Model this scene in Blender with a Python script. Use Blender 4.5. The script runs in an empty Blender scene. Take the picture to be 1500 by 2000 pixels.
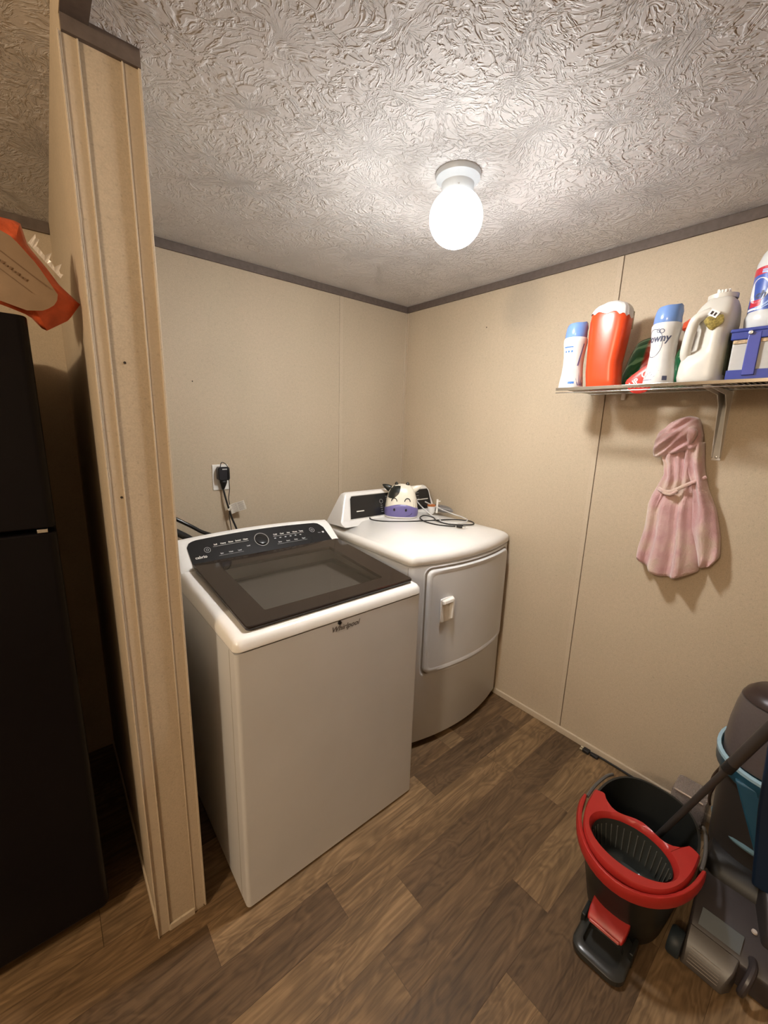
import bpy, bmesh, math, random
from mathutils import Vector, Matrix
from math import sin, cos, pi, radians
random.seed(7)
S = bpy.context.scene
COL = S.collection

# ---------------------------------------------------------------- camera, world, lights, exposure
cam_d = bpy.data.cameras.new('camera'); cam = bpy.data.objects.new('camera', cam_d); COL.objects.link(cam)
S.camera = cam
YAW, PITCH, ROLL = 0.7012, -0.2107, 0.0307
fwd = Vector((sin(YAW)*cos(PITCH), cos(YAW)*cos(PITCH), sin(PITCH)))
rgt = Vector((cos(YAW), -sin(YAW), 0)); upv = rgt.cross(fwd)
r2 = rgt*cos(ROLL)+upv*sin(ROLL); u2 = -rgt*sin(ROLL)+upv*cos(ROLL)
M3 = Matrix((r2, u2, -fwd)).transposed()
cam.matrix_world = Matrix.Translation((-1.8785, -2.0538, 1.5029)) @ M3.to_4x4()
cam_d.sensor_fit = 'HORIZONTAL'; cam_d.sensor_width = 36; cam_d.lens = 797.09/1500*36; cam_d.clip_start = 0.02

S.view_settings.view_transform = 'Standard'; S.view_settings.look = 'None'
S.view_settings.gamma = 1; S.view_settings.use_curve_mapping = False
S.view_settings.exposure = 2.25

W = bpy.data.worlds.new('world'); S.world = W; W.use_nodes = True
W.node_tree.nodes['Background'].inputs[0].default_value = (1.0, 0.82, 0.62, 1)
W.node_tree.nodes['Background'].inputs[1].default_value = 0.05

GLOBE_POWER = 92.0
def light(name, kind, loc, energy, color, size):
    d = bpy.data.lights.new(name, kind); d.energy = energy; d.color = color
    if kind == 'POINT': d.shadow_soft_size = size
    o = bpy.data.objects.new(name, d); COL.objects.link(o); o.location = loc
    return o
light('kitchen_lamp', 'POINT', (-3.4, -2.0, 2.2), 20, (1.0, 0.80, 0.56), 0.10)

# ---------------------------------------------------------------- materials
MATS = {}
def mat(name, base=(0.5, 0.5, 0.5), rough=0.5, metal=0, spec=0.5, noise=0.0, nscale=40, bump=0.0, bscale=60,
        trans=0, alpha=1, sheen=0, coat=0, ior=1.45, emis=None, bdist=0.002):
    if name in MATS: return MATS[name]
    m = bpy.data.materials.new(name); m.use_nodes = True; nt = m.node_tree; b = nt.nodes['Principled BSDF']
    b.inputs['Base Color'].default_value = (*base, 1); b.inputs['Roughness'].default_value = rough
    b.inputs['Metallic'].default_value = metal; b.inputs['Specular IOR Level'].default_value = spec
    b.inputs['Transmission Weight'].default_value = trans; b.inputs['Alpha'].default_value = alpha
    b.inputs['Sheen Weight'].default_value = sheen; b.inputs['Coat Weight'].default_value = coat
    b.inputs['IOR'].default_value = ior
    tc = nt.nodes.new('ShaderNodeTexCoord')
    n = nt.nodes.new('ShaderNodeTexNoise'); n.inputs['Scale'].default_value = nscale; n.inputs['Detail'].default_value = 5
    nt.links.new(tc.outputs['Object'], n.inputs['Vector'])
    mx = nt.nodes.new('ShaderNodeMixRGB'); mx.blend_type = 'MULTIPLY'; mx.inputs[0].default_value = 1
    mx.inputs[1].default_value = (*base, 1)
    mr = nt.nodes.new('ShaderNodeMapRange'); k = max(noise, 0.03)
    mr.inputs[1].default_value = 0.3; mr.inputs[2].default_value = 0.7; mr.inputs[3].default_value = 1-k; mr.inputs[4].default_value = 1+k
    nt.links.new(n.outputs['Fac'], mr.inputs[0]); nt.links.new(mr.outputs[0], mx.inputs[2]); nt.links.new(mx.outputs[0], b.inputs['Base Color'])
    if bump:
        n2 = nt.nodes.new('ShaderNodeTexNoise'); n2.inputs['Scale'].default_value = bscale; n2.inputs['Detail'].default_value = 4
        nt.links.new(tc.outputs['Object'], n2.inputs['Vector'])
        bp = nt.nodes.new('ShaderNodeBump'); bp.inputs['Strength'].default_value = bump; bp.inputs['Distance'].default_value = bdist
        nt.links.new(n2.outputs['Fac'], bp.inputs['Height']); nt.links.new(bp.outputs[0], b.inputs['Normal'])
    if emis:
        b.inputs['Emission Color'].default_value = (*emis[0], 1); b.inputs['Emission Strength'].default_value = emis[1]
    MATS[name] = m; return m

def N(nt, typ, **kw):
    n = nt.nodes.new(typ)
    for k, v in kw.items():
        if k.startswith('i_'):
            key = k[2:]; key = int(key) if key.isdigit() else key.replace('_', ' ')
            n.inputs[key].default_value = v
        else: setattr(n, k, v)
    return n
def ramp(nt, stops):
    r = nt.nodes.new('ShaderNodeValToRGB'); e = r.color_ramp.elements
    while len(e) < len(stops): e.new(0.5)
    for i, (p, c) in enumerate(stops): e[i].position = p; e[i].color = (*c, 1)
    return r

def wall_material(name, base, speck=0.11, stains=True):
    m = bpy.data.materials.new(name); m.use_nodes = True; nt = m.node_tree; L = nt.links; b = nt.nodes['Principled BSDF']
    b.inputs['Roughness'].default_value = 0.62; b.inputs['Specular IOR Level'].default_value = 0.3
    tc = N(nt, 'ShaderNodeTexCoord')
    fine = N(nt, 'ShaderNodeTexNoise', i_Scale=260, i_Detail=3.0)
    mid = N(nt, 'ShaderNodeTexNoise', i_Scale=70, i_Detail=6.0, i_Roughness=0.8)
    big = N(nt, 'ShaderNodeTexNoise', i_Scale=2.2, i_Detail=5.0)
    mp = N(nt, 'ShaderNodeMapping'); mp.inputs['Scale'].default_value = (1, 1, 0.55)
    L.new(tc.outputs['Object'], mp.inputs[0]); L.new(mp.outputs[0], big.inputs['Vector'])
    for n in (fine, mid): L.new(tc.outputs['Object'], n.inputs['Vector'])
    a = N(nt, 'ShaderNodeMath', operation='ADD'); L.new(fine.outputs['Fac'], a.inputs[0]); L.new(mid.outputs['Fac'], a.inputs[1])
    mr = N(nt, 'ShaderNodeMapRange', i_1=0.75, i_2=1.25, i_3=1-speck, i_4=1+speck*0.6); L.new(a.outputs[0], mr.inputs[0])
    mr2 = N(nt, 'ShaderNodeMapRange', i_1=0.35, i_2=0.65, i_3=0.95, i_4=1.03); L.new(big.outputs['Fac'], mr2.inputs[0])
    mu = N(nt, 'ShaderNodeMath', operation='MULTIPLY'); L.new(mr.outputs[0], mu.inputs[0]); L.new(mr2.outputs[0], mu.inputs[1])
    dk = N(nt, 'ShaderNodeTexNoise', i_Scale=120, i_Detail=1.0); L.new(tc.outputs['Object'], dk.inputs['Vector'])
    d2 = N(nt, 'ShaderNodeMapRange', i_1=0.66, i_2=0.72, i_3=1.0, i_4=0.88); L.new(dk.outputs['Fac'], d2.inputs[0])
    mu2 = N(nt, 'ShaderNodeMath', operation='MULTIPLY'); L.new(mu.outputs[0], mu2.inputs[0]); L.new(d2.outputs[0], mu2.inputs[1])
    mx = N(nt, 'ShaderNodeMixRGB', blend_type='MULTIPLY'); mx.inputs[0].default_value = 1; mx.inputs[1].default_value = (*base, 1)
    L.new(mu2.outputs[0], mx.inputs[2]); L.new(mx.outputs[0], b.inputs['Base Color'])
    bp = N(nt, 'ShaderNodeBump', i_Strength=0.35, i_Distance=0.0006); L.new(a.outputs[0], bp.inputs['Height']); L.new(bp.outputs[0], b.inputs['Normal'])
    return m
WALL = wall_material('tan_vinyl_wall', (0.50, 0.41, 0.30))
BATTEN = wall_material('tan_vinyl_batten', (0.52, 0.43, 0.32), 0.06)

def ceiling_material():
    # stomp-brush texture: each dab is a fan of strokes around its own centre
    m = bpy.data.materials.new('stomped_ceiling'); m.use_nodes = True; nt = m.node_tree; L = nt.links; b = nt.nodes['Principled BSDF']
    b.inputs['Roughness'].default_value = 0.75; b.inputs['Specular IOR Level'].default_value = 0.25
    tc = N(nt, 'ShaderNodeTexCoord')
    hs = []
    for sc, off in ((3.6, 0.0), (5.0, 3.7)):
        mp = N(nt, 'ShaderNodeMapping'); mp.inputs['Location'].default_value = (off, off*1.7, 0); mp.inputs['Scale'].default_value = (sc, sc, 0.0)
        L.new(tc.outputs['Object'], mp.inputs[0])
        wn = N(nt, 'ShaderNodeTexNoise', i_Scale=1.6, i_Detail=2.0); L.new(mp.outputs[0], wn.inputs['Vector'])
        wv = N(nt, 'ShaderNodeMixRGB', blend_type='LINEAR_LIGHT'); wv.inputs[0].default_value = 0.35
        L.new(mp.outputs[0], wv.inputs[1]); L.new(wn.outputs['Color'], wv.inputs[2])
        vo = N(nt, 'ShaderNodeTexVoronoi', feature='F1', voronoi_dimensions='2D', i_Scale=1.0); L.new(wv.outputs[0], vo.inputs['Vector'])
        df = N(nt, 'ShaderNodeVectorMath', operation='SUBTRACT'); L.new(wv.outputs[0], df.inputs[0]); L.new(vo.outputs['Position'], df.inputs[1])
        sp = N(nt, 'ShaderNodeSeparateXYZ'); L.new(df.outputs[0], sp.inputs[0])
        nrm = N(nt, 'ShaderNodeVectorMath', operation='NORMALIZE'); L.new(df.outputs[0], nrm.inputs[0])
        sc2 = N(nt, 'ShaderNodeVectorMath', operation='SCALE'); sc2.inputs['Scale'].default_value = 8.5; L.new(nrm.outputs[0], sc2.inputs[0])
        sx = N(nt, 'ShaderNodeSeparateXYZ'); L.new(sc2.outputs[0], sx.inputs[0])
        rad = N(nt, 'ShaderNodeMath', operation='MULTIPLY'); rad.inputs[1].default_value = 7.5; L.new(vo.outputs['Distance'], rad.inputs[0])
        hue = N(nt, 'ShaderNodeSeparateColor'); L.new(vo.outputs['Color'], hue.inputs[0])
        ad = N(nt, 'ShaderNodeMath', operation='MULTIPLY_ADD'); ad.inputs[1].default_value = 40.0; L.new(hue.outputs[0], ad.inputs[0]); L.new(rad.outputs[0], ad.inputs[2])
        cb = N(nt, 'ShaderNodeCombineXYZ'); L.new(sx.outputs[0], cb.inputs[0]); L.new(sx.outputs[1], cb.inputs[1]); L.new(ad.outputs[0], cb.inputs[2])
        st = N(nt, 'ShaderNodeTexNoise', i_Scale=1.15, i_Detail=3.0, i_Roughness=0.55, i_Distortion=0.3); L.new(cb.outputs[0], st.inputs['Vector'])
        pk = N(nt, 'ShaderNodeMapRange', i_1=0.50, i_2=0.63, i_3=0.0, i_4=1.0, interpolation_type='SMOOTHSTEP'); L.new(st.outputs['Fac'], pk.inputs[0])
        fd = N(nt, 'ShaderNodeMapRange', i_1=0.0, i_2=0.15, i_3=0.4, i_4=1.0); L.new(vo.outputs['Distance'], fd.inputs[0])
        mu = N(nt, 'ShaderNodeMath', operation='MULTIPLY'); L.new(pk.outputs[0], mu.inputs[0]); L.new(fd.outputs[0], mu.inputs[1])
        hs.append(mu)
    mx = N(nt, 'ShaderNodeMath', operation='MAXIMUM'); L.new(hs[0].outputs[0], mx.inputs[0]); L.new(hs[1].outputs[0], mx.inputs[1])
    pm_ = N(nt, 'ShaderNodeTexNoise', i_Scale=4.5, i_Detail=2.0); L.new(tc.outputs['Object'], pm_.inputs['Vector'])
    pr_ = N(nt, 'ShaderNodeMapRange', i_1=0.38, i_2=0.60, i_3=0.62, i_4=1.0); L.new(pm_.outputs['Fac'], pr_.inputs[0])
    m0 = mx; mx = N(nt, 'ShaderNodeMath', operation='MULTIPLY'); L.new(m0.outputs[0], mx.inputs[0]); L.new(pr_.outputs[0], mx.inputs[1])
    fn = N(nt, 'ShaderNodeTexNoise', i_Scale=70, i_Detail=3.0); L.new(tc.outputs['Object'], fn.inputs['Vector'])
    ad = N(nt, 'ShaderNodeMath', operation='MULTIPLY_ADD'); ad.inputs[1].default_value = 0.30; L.new(fn.outputs['Fac'], ad.inputs[0]); L.new(mx.outputs[0], ad.inputs[2])
    bp = N(nt, 'ShaderNodeBump', i_Strength=0.9, i_Distance=0.0034); L.new(ad.outputs[0], bp.inputs['Height']); L.new(bp.outputs[0], b.inputs['Normal'])
    bg = N(nt, 'ShaderNodeTexNoise', i_Scale=1.7, i_Detail=3.0); L.new(tc.outputs['Object'], bg.inputs['Vector'])
    rp = ramp(nt, [(0.35, (0.63, 0.595, 0.58)), (0.65, (0.68, 0.65, 0.635))]); L.new(bg.outputs['Fac'], rp.inputs[0])
    L.new(rp.outputs[0], b.inputs['Base Color'])
    return m
CEIL = ceiling_material()

def floor_material():
    m = bpy.data.materials.new('vinyl_plank_floor'); m.use_nodes = True; nt = m.node_tree; L = nt.links; b = nt.nodes['Principled BSDF']
    b.inputs['Specular IOR Level'].default_value = 0.2
    tc = N(nt, 'ShaderNodeTexCoord')
    at = N(nt, 'ShaderNodeAttribute', attribute_name='plank'); sp = N(nt, 'ShaderNodeSeparateColor'); L.new(at.outputs['Color'], sp.inputs[0])
    off = N(nt, 'ShaderNodeMath', operation='MULTIPLY'); off.inputs[1].default_value = 37.0; L.new(sp.outputs[1], off.inputs[0])
    cb = N(nt, 'ShaderNodeCombineXYZ'); L.new(off.outputs[0], cb.inputs[0]); L.new(off.outputs[0], cb.inputs[2])
    def vec(scale):
        mp = N(nt, 'ShaderNodeMapping'); mp.inputs['Scale'].default_value = scale; L.new(tc.outputs['Object'], mp.inputs[0])
        a = N(nt, 'ShaderNodeVectorMath', operation='ADD'); L.new(mp.outputs[0], a.inputs[0]); L.new(cb.outputs[0], a.inputs[1]); return a
    v1 = vec((1.3, 9.0, 1)); v2 = vec((4.0, 90.0, 1)); v3 = vec((1.6, 6.0, 1))
    n0 = N(nt, 'ShaderNodeTexNoise', i_Scale=1.6, i_Detail=3.0, i_Distortion=0.8); L.new(v3.outputs[0], n0.inputs['Vector'])
    n1 = N(nt, 'ShaderNodeTexNoise', i_Scale=1.5, i_Detail=5.0, i_Distortion=1.4); L.new(v1.outputs[0], n1.inputs['Vector'])
    n2 = N(nt, 'ShaderNodeTexNoise', i_Scale=1.2, i_Detail=6.0, i_Roughness=0.65); L.new(v2.outputs[0], n2.inputs['Vector'])
    # cathedral rings: contour lines of the smooth noise
    k = N(nt, 'ShaderNodeMath', operation='MULTIPLY'); k.inputs[1].default_value = 75.0; L.new(n0.outputs['Fac'], k.inputs[0])
    sn = N(nt, 'ShaderNodeMath', operation='SINE'); L.new(k.outputs[0], sn.inputs[0])
    s1 = N(nt, 'ShaderNodeMapRange', i_1=-1.0, i_2=1.0, i_3=0.84, i_4=1.14); L.new(sn.outputs[0], s1.inputs[0])
    s2 = N(nt, 'ShaderNodeMapRange', i_1=0.3, i_2=0.7, i_3=0.72, i_4=1.28); L.new(n1.outputs['Fac'], s2.inputs[0])
    s3 = N(nt, 'ShaderNodeMapRange', i_1=0.3, i_2=0.7, i_3=0.70, i_4=1.30); L.new(n2.outputs['Fac'], s3.inputs[0])
    tn = ramp(nt, [(0.0, (0.085, 0.054, 0.030)), (0.35, (0.120, 0.073, 0.037)), (0.7, (0.170, 0.106, 0.053)), (1.0, (0.225, 0.147, 0.080))])
    L.new(sp.outputs[0], tn.inputs[0])
    m1 = N(nt, 'ShaderNodeMath', operation='MULTIPLY'); L.new(s1.outputs[0], m1.inputs[0]); L.new(s2.outputs[0], m1.inputs[1])
    m2 = N(nt, 'ShaderNodeMath', operation='MULTIPLY'); L.new(m1.outputs[0], m2.inputs[0]); L.new(s3.outputs[0], m2.inputs[1])
    mx = N(nt, 'ShaderNodeMixRGB', blend_type='MULTIPLY'); mx.inputs[0].default_value = 1; L.new(tn.outputs[0], mx.inputs[1]); L.new(m2.outputs[0], mx.inputs[2])
    L.new(mx.outputs[0], b.inputs['Base Color'])
    rr = N(nt, 'ShaderNodeMapRange', i_1=0.3, i_2=0.7, i_3=0.42, i_4=0.6); L.new(n2.outputs['Fac'], rr.inputs[0]); L.new(rr.outputs[0], b.inputs['Roughness'])
    bp = N(nt, 'ShaderNodeBump', i_Strength=0.5, i_Distance=0.0008); L.new(m2.outputs[0], bp.inputs['Height']); L.new(bp.outputs[0], b.inputs['Normal'])
    return m
FLOOR = floor_material()

def globe_material():
    m = bpy.data.materials.new('lit_opal_glass'); m.use_nodes = True; nt = m.node_tree; L = nt.links
    nt.nodes.remove(nt.nodes['Principled BSDF']); out = nt.nodes['Material Output']
    e = N(nt, 'ShaderNodeEmission'); e.inputs[1].default_value = GLOBE_POWER
    tc = N(nt, 'ShaderNodeTexCoord'); sp = N(nt, 'ShaderNodeSeparateXYZ'); L.new(tc.outputs['Object'], sp.inputs[0])
    n = N(nt, 'ShaderNodeTexNoise', i_Scale=110, i_Detail=3.0); L.new(tc.outputs['Object'], n.inputs['Vector'])
    # dust and dead insects lying in the bottom of the globe tint the glass there
    zz = N(nt, 'ShaderNodeMapRange', i_1=-0.1905, i_2=-0.181, i_3=1.0, i_4=0.0); L.new(sp.outputs[2], zz.inputs[0])
    th = N(nt, 'ShaderNodeMapRange', i_1=0.47, i_2=0.55, i_3=0.0, i_4=1.0); L.new(n.outputs['Fac'], th.inputs[0])
    mu = N(nt, 'ShaderNodeMath', operation='MULTIPLY'); L.new(zz.outputs[0], mu.inputs[0]); L.new(th.outputs[0], mu.inputs[1])
    mx = N(nt, 'ShaderNodeMixRGB'); mx.inputs[1].default_value = (1.0, 1.0, 0.985, 1); mx.inputs[2].default_value = (0.05, 0.034, 0.012, 1)
    L.new(mu.outputs[0], mx.inputs[0]); L.new(mx.outputs[0], e.inputs[0]); L.new(e.outputs[0], out.inputs['Surface'])
    # emission graded weaker towards the neck, put in to tame the ceiling hot spot
    st = N(nt, 'ShaderNodeMapRange', i_1=-0.168, i_2=-0.130, i_3=GLOBE_POWER, i_4=1.6); L.new(sp.outputs[2], st.inputs[0]); L.new(st.outputs[0], e.inputs[1])
    return m

white_enamel = mat('white_enamel', (0.74, 0.72, 0.69), 0.28, noise=0.02, nscale=8, coat=0.2)
white_body = mat('white_painted_steel', (0.58, 0.58, 0.585), 0.38, noise=0.03, nscale=5, bump=0.12, bscale=300, bdist=0.0006)
white_plastic = mat('white_plastic', (0.75, 0.73, 0.69), 0.35, noise=0.02)
black_gloss = mat('black_gloss', (0.012, 0.012, 0.013), 0.08, coat=0.4)
black_panel = mat('black_panel', (0.014, 0.014, 0.015), 0.2)
lid_black = mat('lid_black_glass', (0.020, 0.014, 0.011), 0.07, spec=0.32)
chrome = mat('chrome', (0.75, 0.75, 0.74), 0.15, metal=1)
steel_dull = mat('dull_steel', (0.5, 0.5, 0.5), 0.35, metal=0.9)
grey_print = mat('grey_print', (0.45, 0.45, 0.45), 0.5)
light_print = mat('light_print', (0.75, 0.72, 0.66), 0.5)
black_plastic = mat('black_plastic', (0.015, 0.015, 0.016), 0.4)
black_rubber = mat('black_rubber', (0.012, 0.011, 0.011), 0.55)
dark_trim = mat('dark_brown_trim', (0.12, 0.092, 0.078), 0.6, noise=0.15, nscale=60)
fridge_black = mat('fridge_black', (0.006, 0.005, 0.006), 0.3, spec=0.2, bump=0.25, bscale=240, bdist=0.0008)
shelf_metal = mat('shelf_wire', (0.72, 0.72, 0.68), 0.3, metal=0.6)

# ---------------------------------------------------------------- geometry helpers
class MB:
    def __init__(s): s.bm = bmesh.new()
    def box(s, x0, x1, y0, y1, z0, z1, mi=0):
        v = [s.bm.verts.new(p) for p in ((x0,y0,z0),(x1,y0,z0),(x1,y1,z0),(x0,y1,z0),(x0,y0,z1),(x1,y0,z1),(x1,y1,z1),(x0,y1,z1))]
        for f in ((3,2,1,0),(4,5,6,7),(0,1,5,4),(1,2,6,5),(2,3,7,6),(3,0,4,7)):
            s.bm.faces.new([v[i] for i in f]).material_index = mi
        return v
    def loft(s, rings, cap0=True, cap1=True, closed=True, mi=0):
        vr = [[s.bm.verts.new(p) for p in r] for r in rings]
        n = len(vr[0])
        for a, b in zip(vr, vr[1:]):
            for i in range(n if closed else n-1):
                j = (i+1) % n
                f = s.bm.faces.new((a[i], a[j], b[j], b[i])); f.material_index = mi
        if cap0: s.bm.faces.new(list(reversed(vr[0]))).material_index = mi
        if cap1: s.bm.faces.new(vr[-1]).material_index = mi
        return vr
    def lathe(s, prof, c=(0,0,0), n=32, sx=1, sy=1, mi=0, cap0=True, cap1=True):
        rings = [[(c[0]+r*sx*cos(2*pi*i/n), c[1]+r*sy*sin(2*pi*i/n), c[2]+z) for i in range(n)] for r, z in prof]
        return s.loft(rings, cap0, cap1, mi=mi)
    def tube(s, pts, r, n=10, mi=0, smooth=True):
        pts = [Vector(p) for p in pts]
        if smooth and len(pts) > 2: pts = catmull(pts, 8)
        rs = r if isinstance(r, (list, tuple)) else None
        rings = []; up = Vector((0,0,1)); prev = None
        for i, p in enumerate(pts):
            t = (pts[min(i+1, len(pts)-1)] - pts[max(i-1, 0)]).normalized()
            if prev is None:
                a = up if abs(t.z) < 0.9 else Vector((1,0,0)); u = t.cross(a).normalized()
            else:
                u = (prev - t*prev.dot(t)).normalized()
            w = t.cross(u); prev = u
            k = i/(len(pts)-1); rr = r if rs is None else rs[0]+(rs[1]-rs[0])*k
            rings.append([p + u*rr*cos(2*pi*j/n) + w*rr*sin(2*pi*j/n) for j in range(n)])
        return s.loft(rings)
    def xf(s, M):
        bmesh.ops.transform(s.bm, matrix=M, verts=s.bm.verts); return s
    def build(s, name, m, parent=None, bevel=0, seg=3, smooth=True, sub=0, ang=35):
        bmesh.ops.recalc_face_normals(s.bm, faces=s.bm.faces)
        me = bpy.data.meshes.new(name); s.bm.to_mesh(me); s.bm.free()
        for mm in (m if isinstance(m, (list, tuple)) else [m]): me.materials.append(mm)
        o = bpy.data.objects.new(name, me); COL.objects.link(o)
        if parent: o.parent = parent; o.matrix_parent_inverse = Matrix.Translation(-parent.location) if parent.type == 'EMPTY' and PARENT_WORLD else Matrix.Identity(4)
        if bevel:
            b = o.modifiers.new('bevel', 'BEVEL'); b.width = bevel; b.segments = seg; b.limit_method = 'ANGLE'; b.angle_limit = radians(40)
        if sub:
            b = o.modifiers.new('sub', 'SUBSURF'); b.levels = sub; b.render_levels = sub
        if smooth:
            for p in me.polygons: p.use_smooth = True
            me.set_sharp_from_angle(angle=radians(ang))
        return o
PARENT_WORLD = True      # part meshes are modelled in world metres; things sit at their base
def catmull(P, k):
    out = []
    for i in range(len(P)-1):
        a = P[max(i-1,0)]; b = P[i]; c = P[i+1]; d = P[min(i+2,len(P)-1)]
        for j in range(k):
            t = j/k
            out.append(0.5*((2*b)+(c-a)*t+(2*a-5*b+4*c-d)*t*t+(-a+3*b-3*c+d)*t**3))
    out.append(P[-1]); return out
def tag(o, label=None, cat=None, group=None, kind=None):
    if label: o['label'] = label
    if cat: o['category'] = cat
    if group: o['group'] = group
    if kind: o['kind'] = kind
    return o
def thing(name, loc, label, cat, group=None):
    o = bpy.data.objects.new(name, None); COL.objects.link(o); o.location = loc; o.empty_display_size = 0.05
    return tag(o, label, cat, group)
def sub_of(o, parent):   # make a world-modelled mesh a child of a world-modelled mesh part
    o.parent = parent; return o
def struct(o, label=None): return tag(o, label, None, None, 'structure')
def rr(x0, x1, y0, y1, r, n=5, z=0):
    pts = []
    for cx, cy, a0 in ((x1-r,y1-r,0),(x0+r,y1-r,pi/2),(x0+r,y0+r,pi),(x1-r,y0+r,3*pi/2)):
        for i in range(n+1):
            a = a0+pi/2*i/n; pts.append((cx+r*cos(a), cy+r*sin(a), z))
    return pts
def lerp_tab(tab, x):
    if x <= tab[0][0]: return tab[0][1]
    for (a, va), (b, vb) in zip(tab, tab[1:]):
        if x <= b: return va+(vb-va)*(x-a)/(b-a)
    return tab[-1][1]
_txt = {}
def text_bm(s, size, bold=0.0, shear=0.0, depth=0.0):
    cu = bpy.data.curves.new('t', 'FONT'); cu.body = s; cu.size = size; cu.align_x = 'CENTER'; cu.align_y = 'CENTER'
    cu.offset = bold; cu.shear = shear; cu.extrude = depth; cu.resolution_u = 3
    o = bpy.data.objects.new('t', cu); COL.objects.link(o)
    dg = bpy.context.evaluated_depsgraph_get(); dg.update()
    me = bpy.data.meshes.new_from_object(o.evaluated_get(dg)); bpy.data.objects.remove(o)
    return me
def put_text(mb, s, size, fn, bold=0.0, shear=0.0, mi=0):
    me = text_bm(s, size, bold, shear)
    vs = [mb.bm.verts.new(fn(v.co.x, v.co.y)) for v in me.vertices]
    for p in me.polygons:
        try: mb.bm.faces.new([vs[i] for i in p.vertices]).material_index = mi
        except ValueError: pass
    bpy.data.meshes.remove(me)
def quad_on(mb, fn, u0, u1, v0, v1, nu=1, nv=1, mi=0):
    g = [[mb.bm.verts.new(fn(u0+(u1-u0)*i/nu, v0+(v1-v0)*j/nv)) for i in range(nu+1)] for j in range(nv+1)]
    for j in range(nv):
        for i in range(nu): mb.bm.faces.new((g[j][i], g[j][i+1], g[j+1][i+1], g[j+1][i])).material_index = mi
def ring_on(mb, fn, cx, cy, r, w, n=28, mi=0, sx=1, sy=1, a0=0, a1=2*pi):
    A = []; B = []
    full = abs(a1-a0-2*pi) < 1e-6; cnt = n if full else n+1
    for i in range(cnt):
        a = a0+(a1-a0)*i/n
        A.append(mb.bm.verts.new(fn(cx+(r-w/2)*sx*cos(a), cy+(r-w/2)*sy*sin(a)))); B.append(mb.bm.verts.new(fn(cx+(r+w/2)*sx*cos(a), cy+(r+w/2)*sy*sin(a))))
    for i in range(n):
        j = (i+1) % cnt
        mb.bm.faces.new((A[i], A[j], B[j], B[i])).material_index = mi
def disc_on(mb, fn, cx, cy, r, n=20, mi=0, sx=1, sy=1):
    mb.bm.faces.new([mb.bm.verts.new(fn(cx+r*sx*cos(2*pi*i/n), cy+r*sy*sin(2*pi*i/n))) for i in range(n)]).material_index = mi
def poly_on(mb, fn, pts, mi=0):
    mb.bm.faces.new([mb.bm.verts.new(fn(u, v)) for u, v in pts]).material_index = mi
def pillow(mb, poly, c, th, to3, k=6, amp=0.0, seed=0, back=1.0, mi=0):
    # star-shaped outline grown into a padded body; to3(u, v, h) gives the world point
    rnd = random.Random(seed); ph = [rnd.uniform(0, 6.28) for _ in range(6)]
    def pt(u, v, s, sign):
        h = th*math.sqrt(max(0, 1-s**2.4))*sign*(back if sign < 0 else 1)
        h *= 1+amp*(sin(u*90+ph[0])*sin(v*70+ph[1])+0.6*sin(u*170+v*120+ph[2]))
        return to3(u, v, h)
    n = len(poly); rings = []
    for i in range(k, -1, -1):
        s = max(i/k, 0.02); rings.append([pt(c[0]+(u-c[0])*s, c[1]+(v-c[1])*s, s, -1) for u, v in poly])
    rings = rings[::-1]
    for i in range(k-1, -1, -1):
        s = max(i/k, 0.02); rings.append([pt(c[0]+(u-c[0])*s, c[1]+(v-c[1])*s, s, 1) for u, v in poly])
    mb.loft(rings, mi=mi)
def densify(poly, m):
    P = [Vector((a, b)) for a, b in poly]; out = []
    n = len(P)
    for i in range(n):
        a, b, c, d = P[i-1], P[i], P[(i+1) % n], P[(i+2) % n]
        for j in range(m):
            t = j/m; q = 0.5*((2*b)+(c-a)*t+(2*a-5*b+4*c-d)*t*t+(-a+3*b-3*c+d)*t**3); out.append((q.x, q.y))
    return out

def resample(poly, n):
    P = poly+[poly[0]]; d = [0]
    for a, b_ in zip(P, P[1:]): d.append(d[-1]+math.hypot(a[0]-b_[0], a[1]-b_[1]))
    res = []
    for i in range(n):
        s_ = d[-1]*i/n; k = max(j for j in range(len(d)) if d[j] <= s_+1e-9); k = min(k, len(P)-2)
        f = (s_-d[k])/(d[k+1]-d[k] or 1); res.append((P[k][0]+(P[k+1][0]-P[k][0])*f, P[k][1]+(P[k+1][1]-P[k][1])*f))
    return res

# ---------------------------------------------------------------- room
H = 2.227
XL, XR = -1.7635, -1.6406      # partition faces
YP = -0.949                    # partition end
YN = -3.6; XK = -4.4           # how far the room goes on behind the camera

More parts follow.
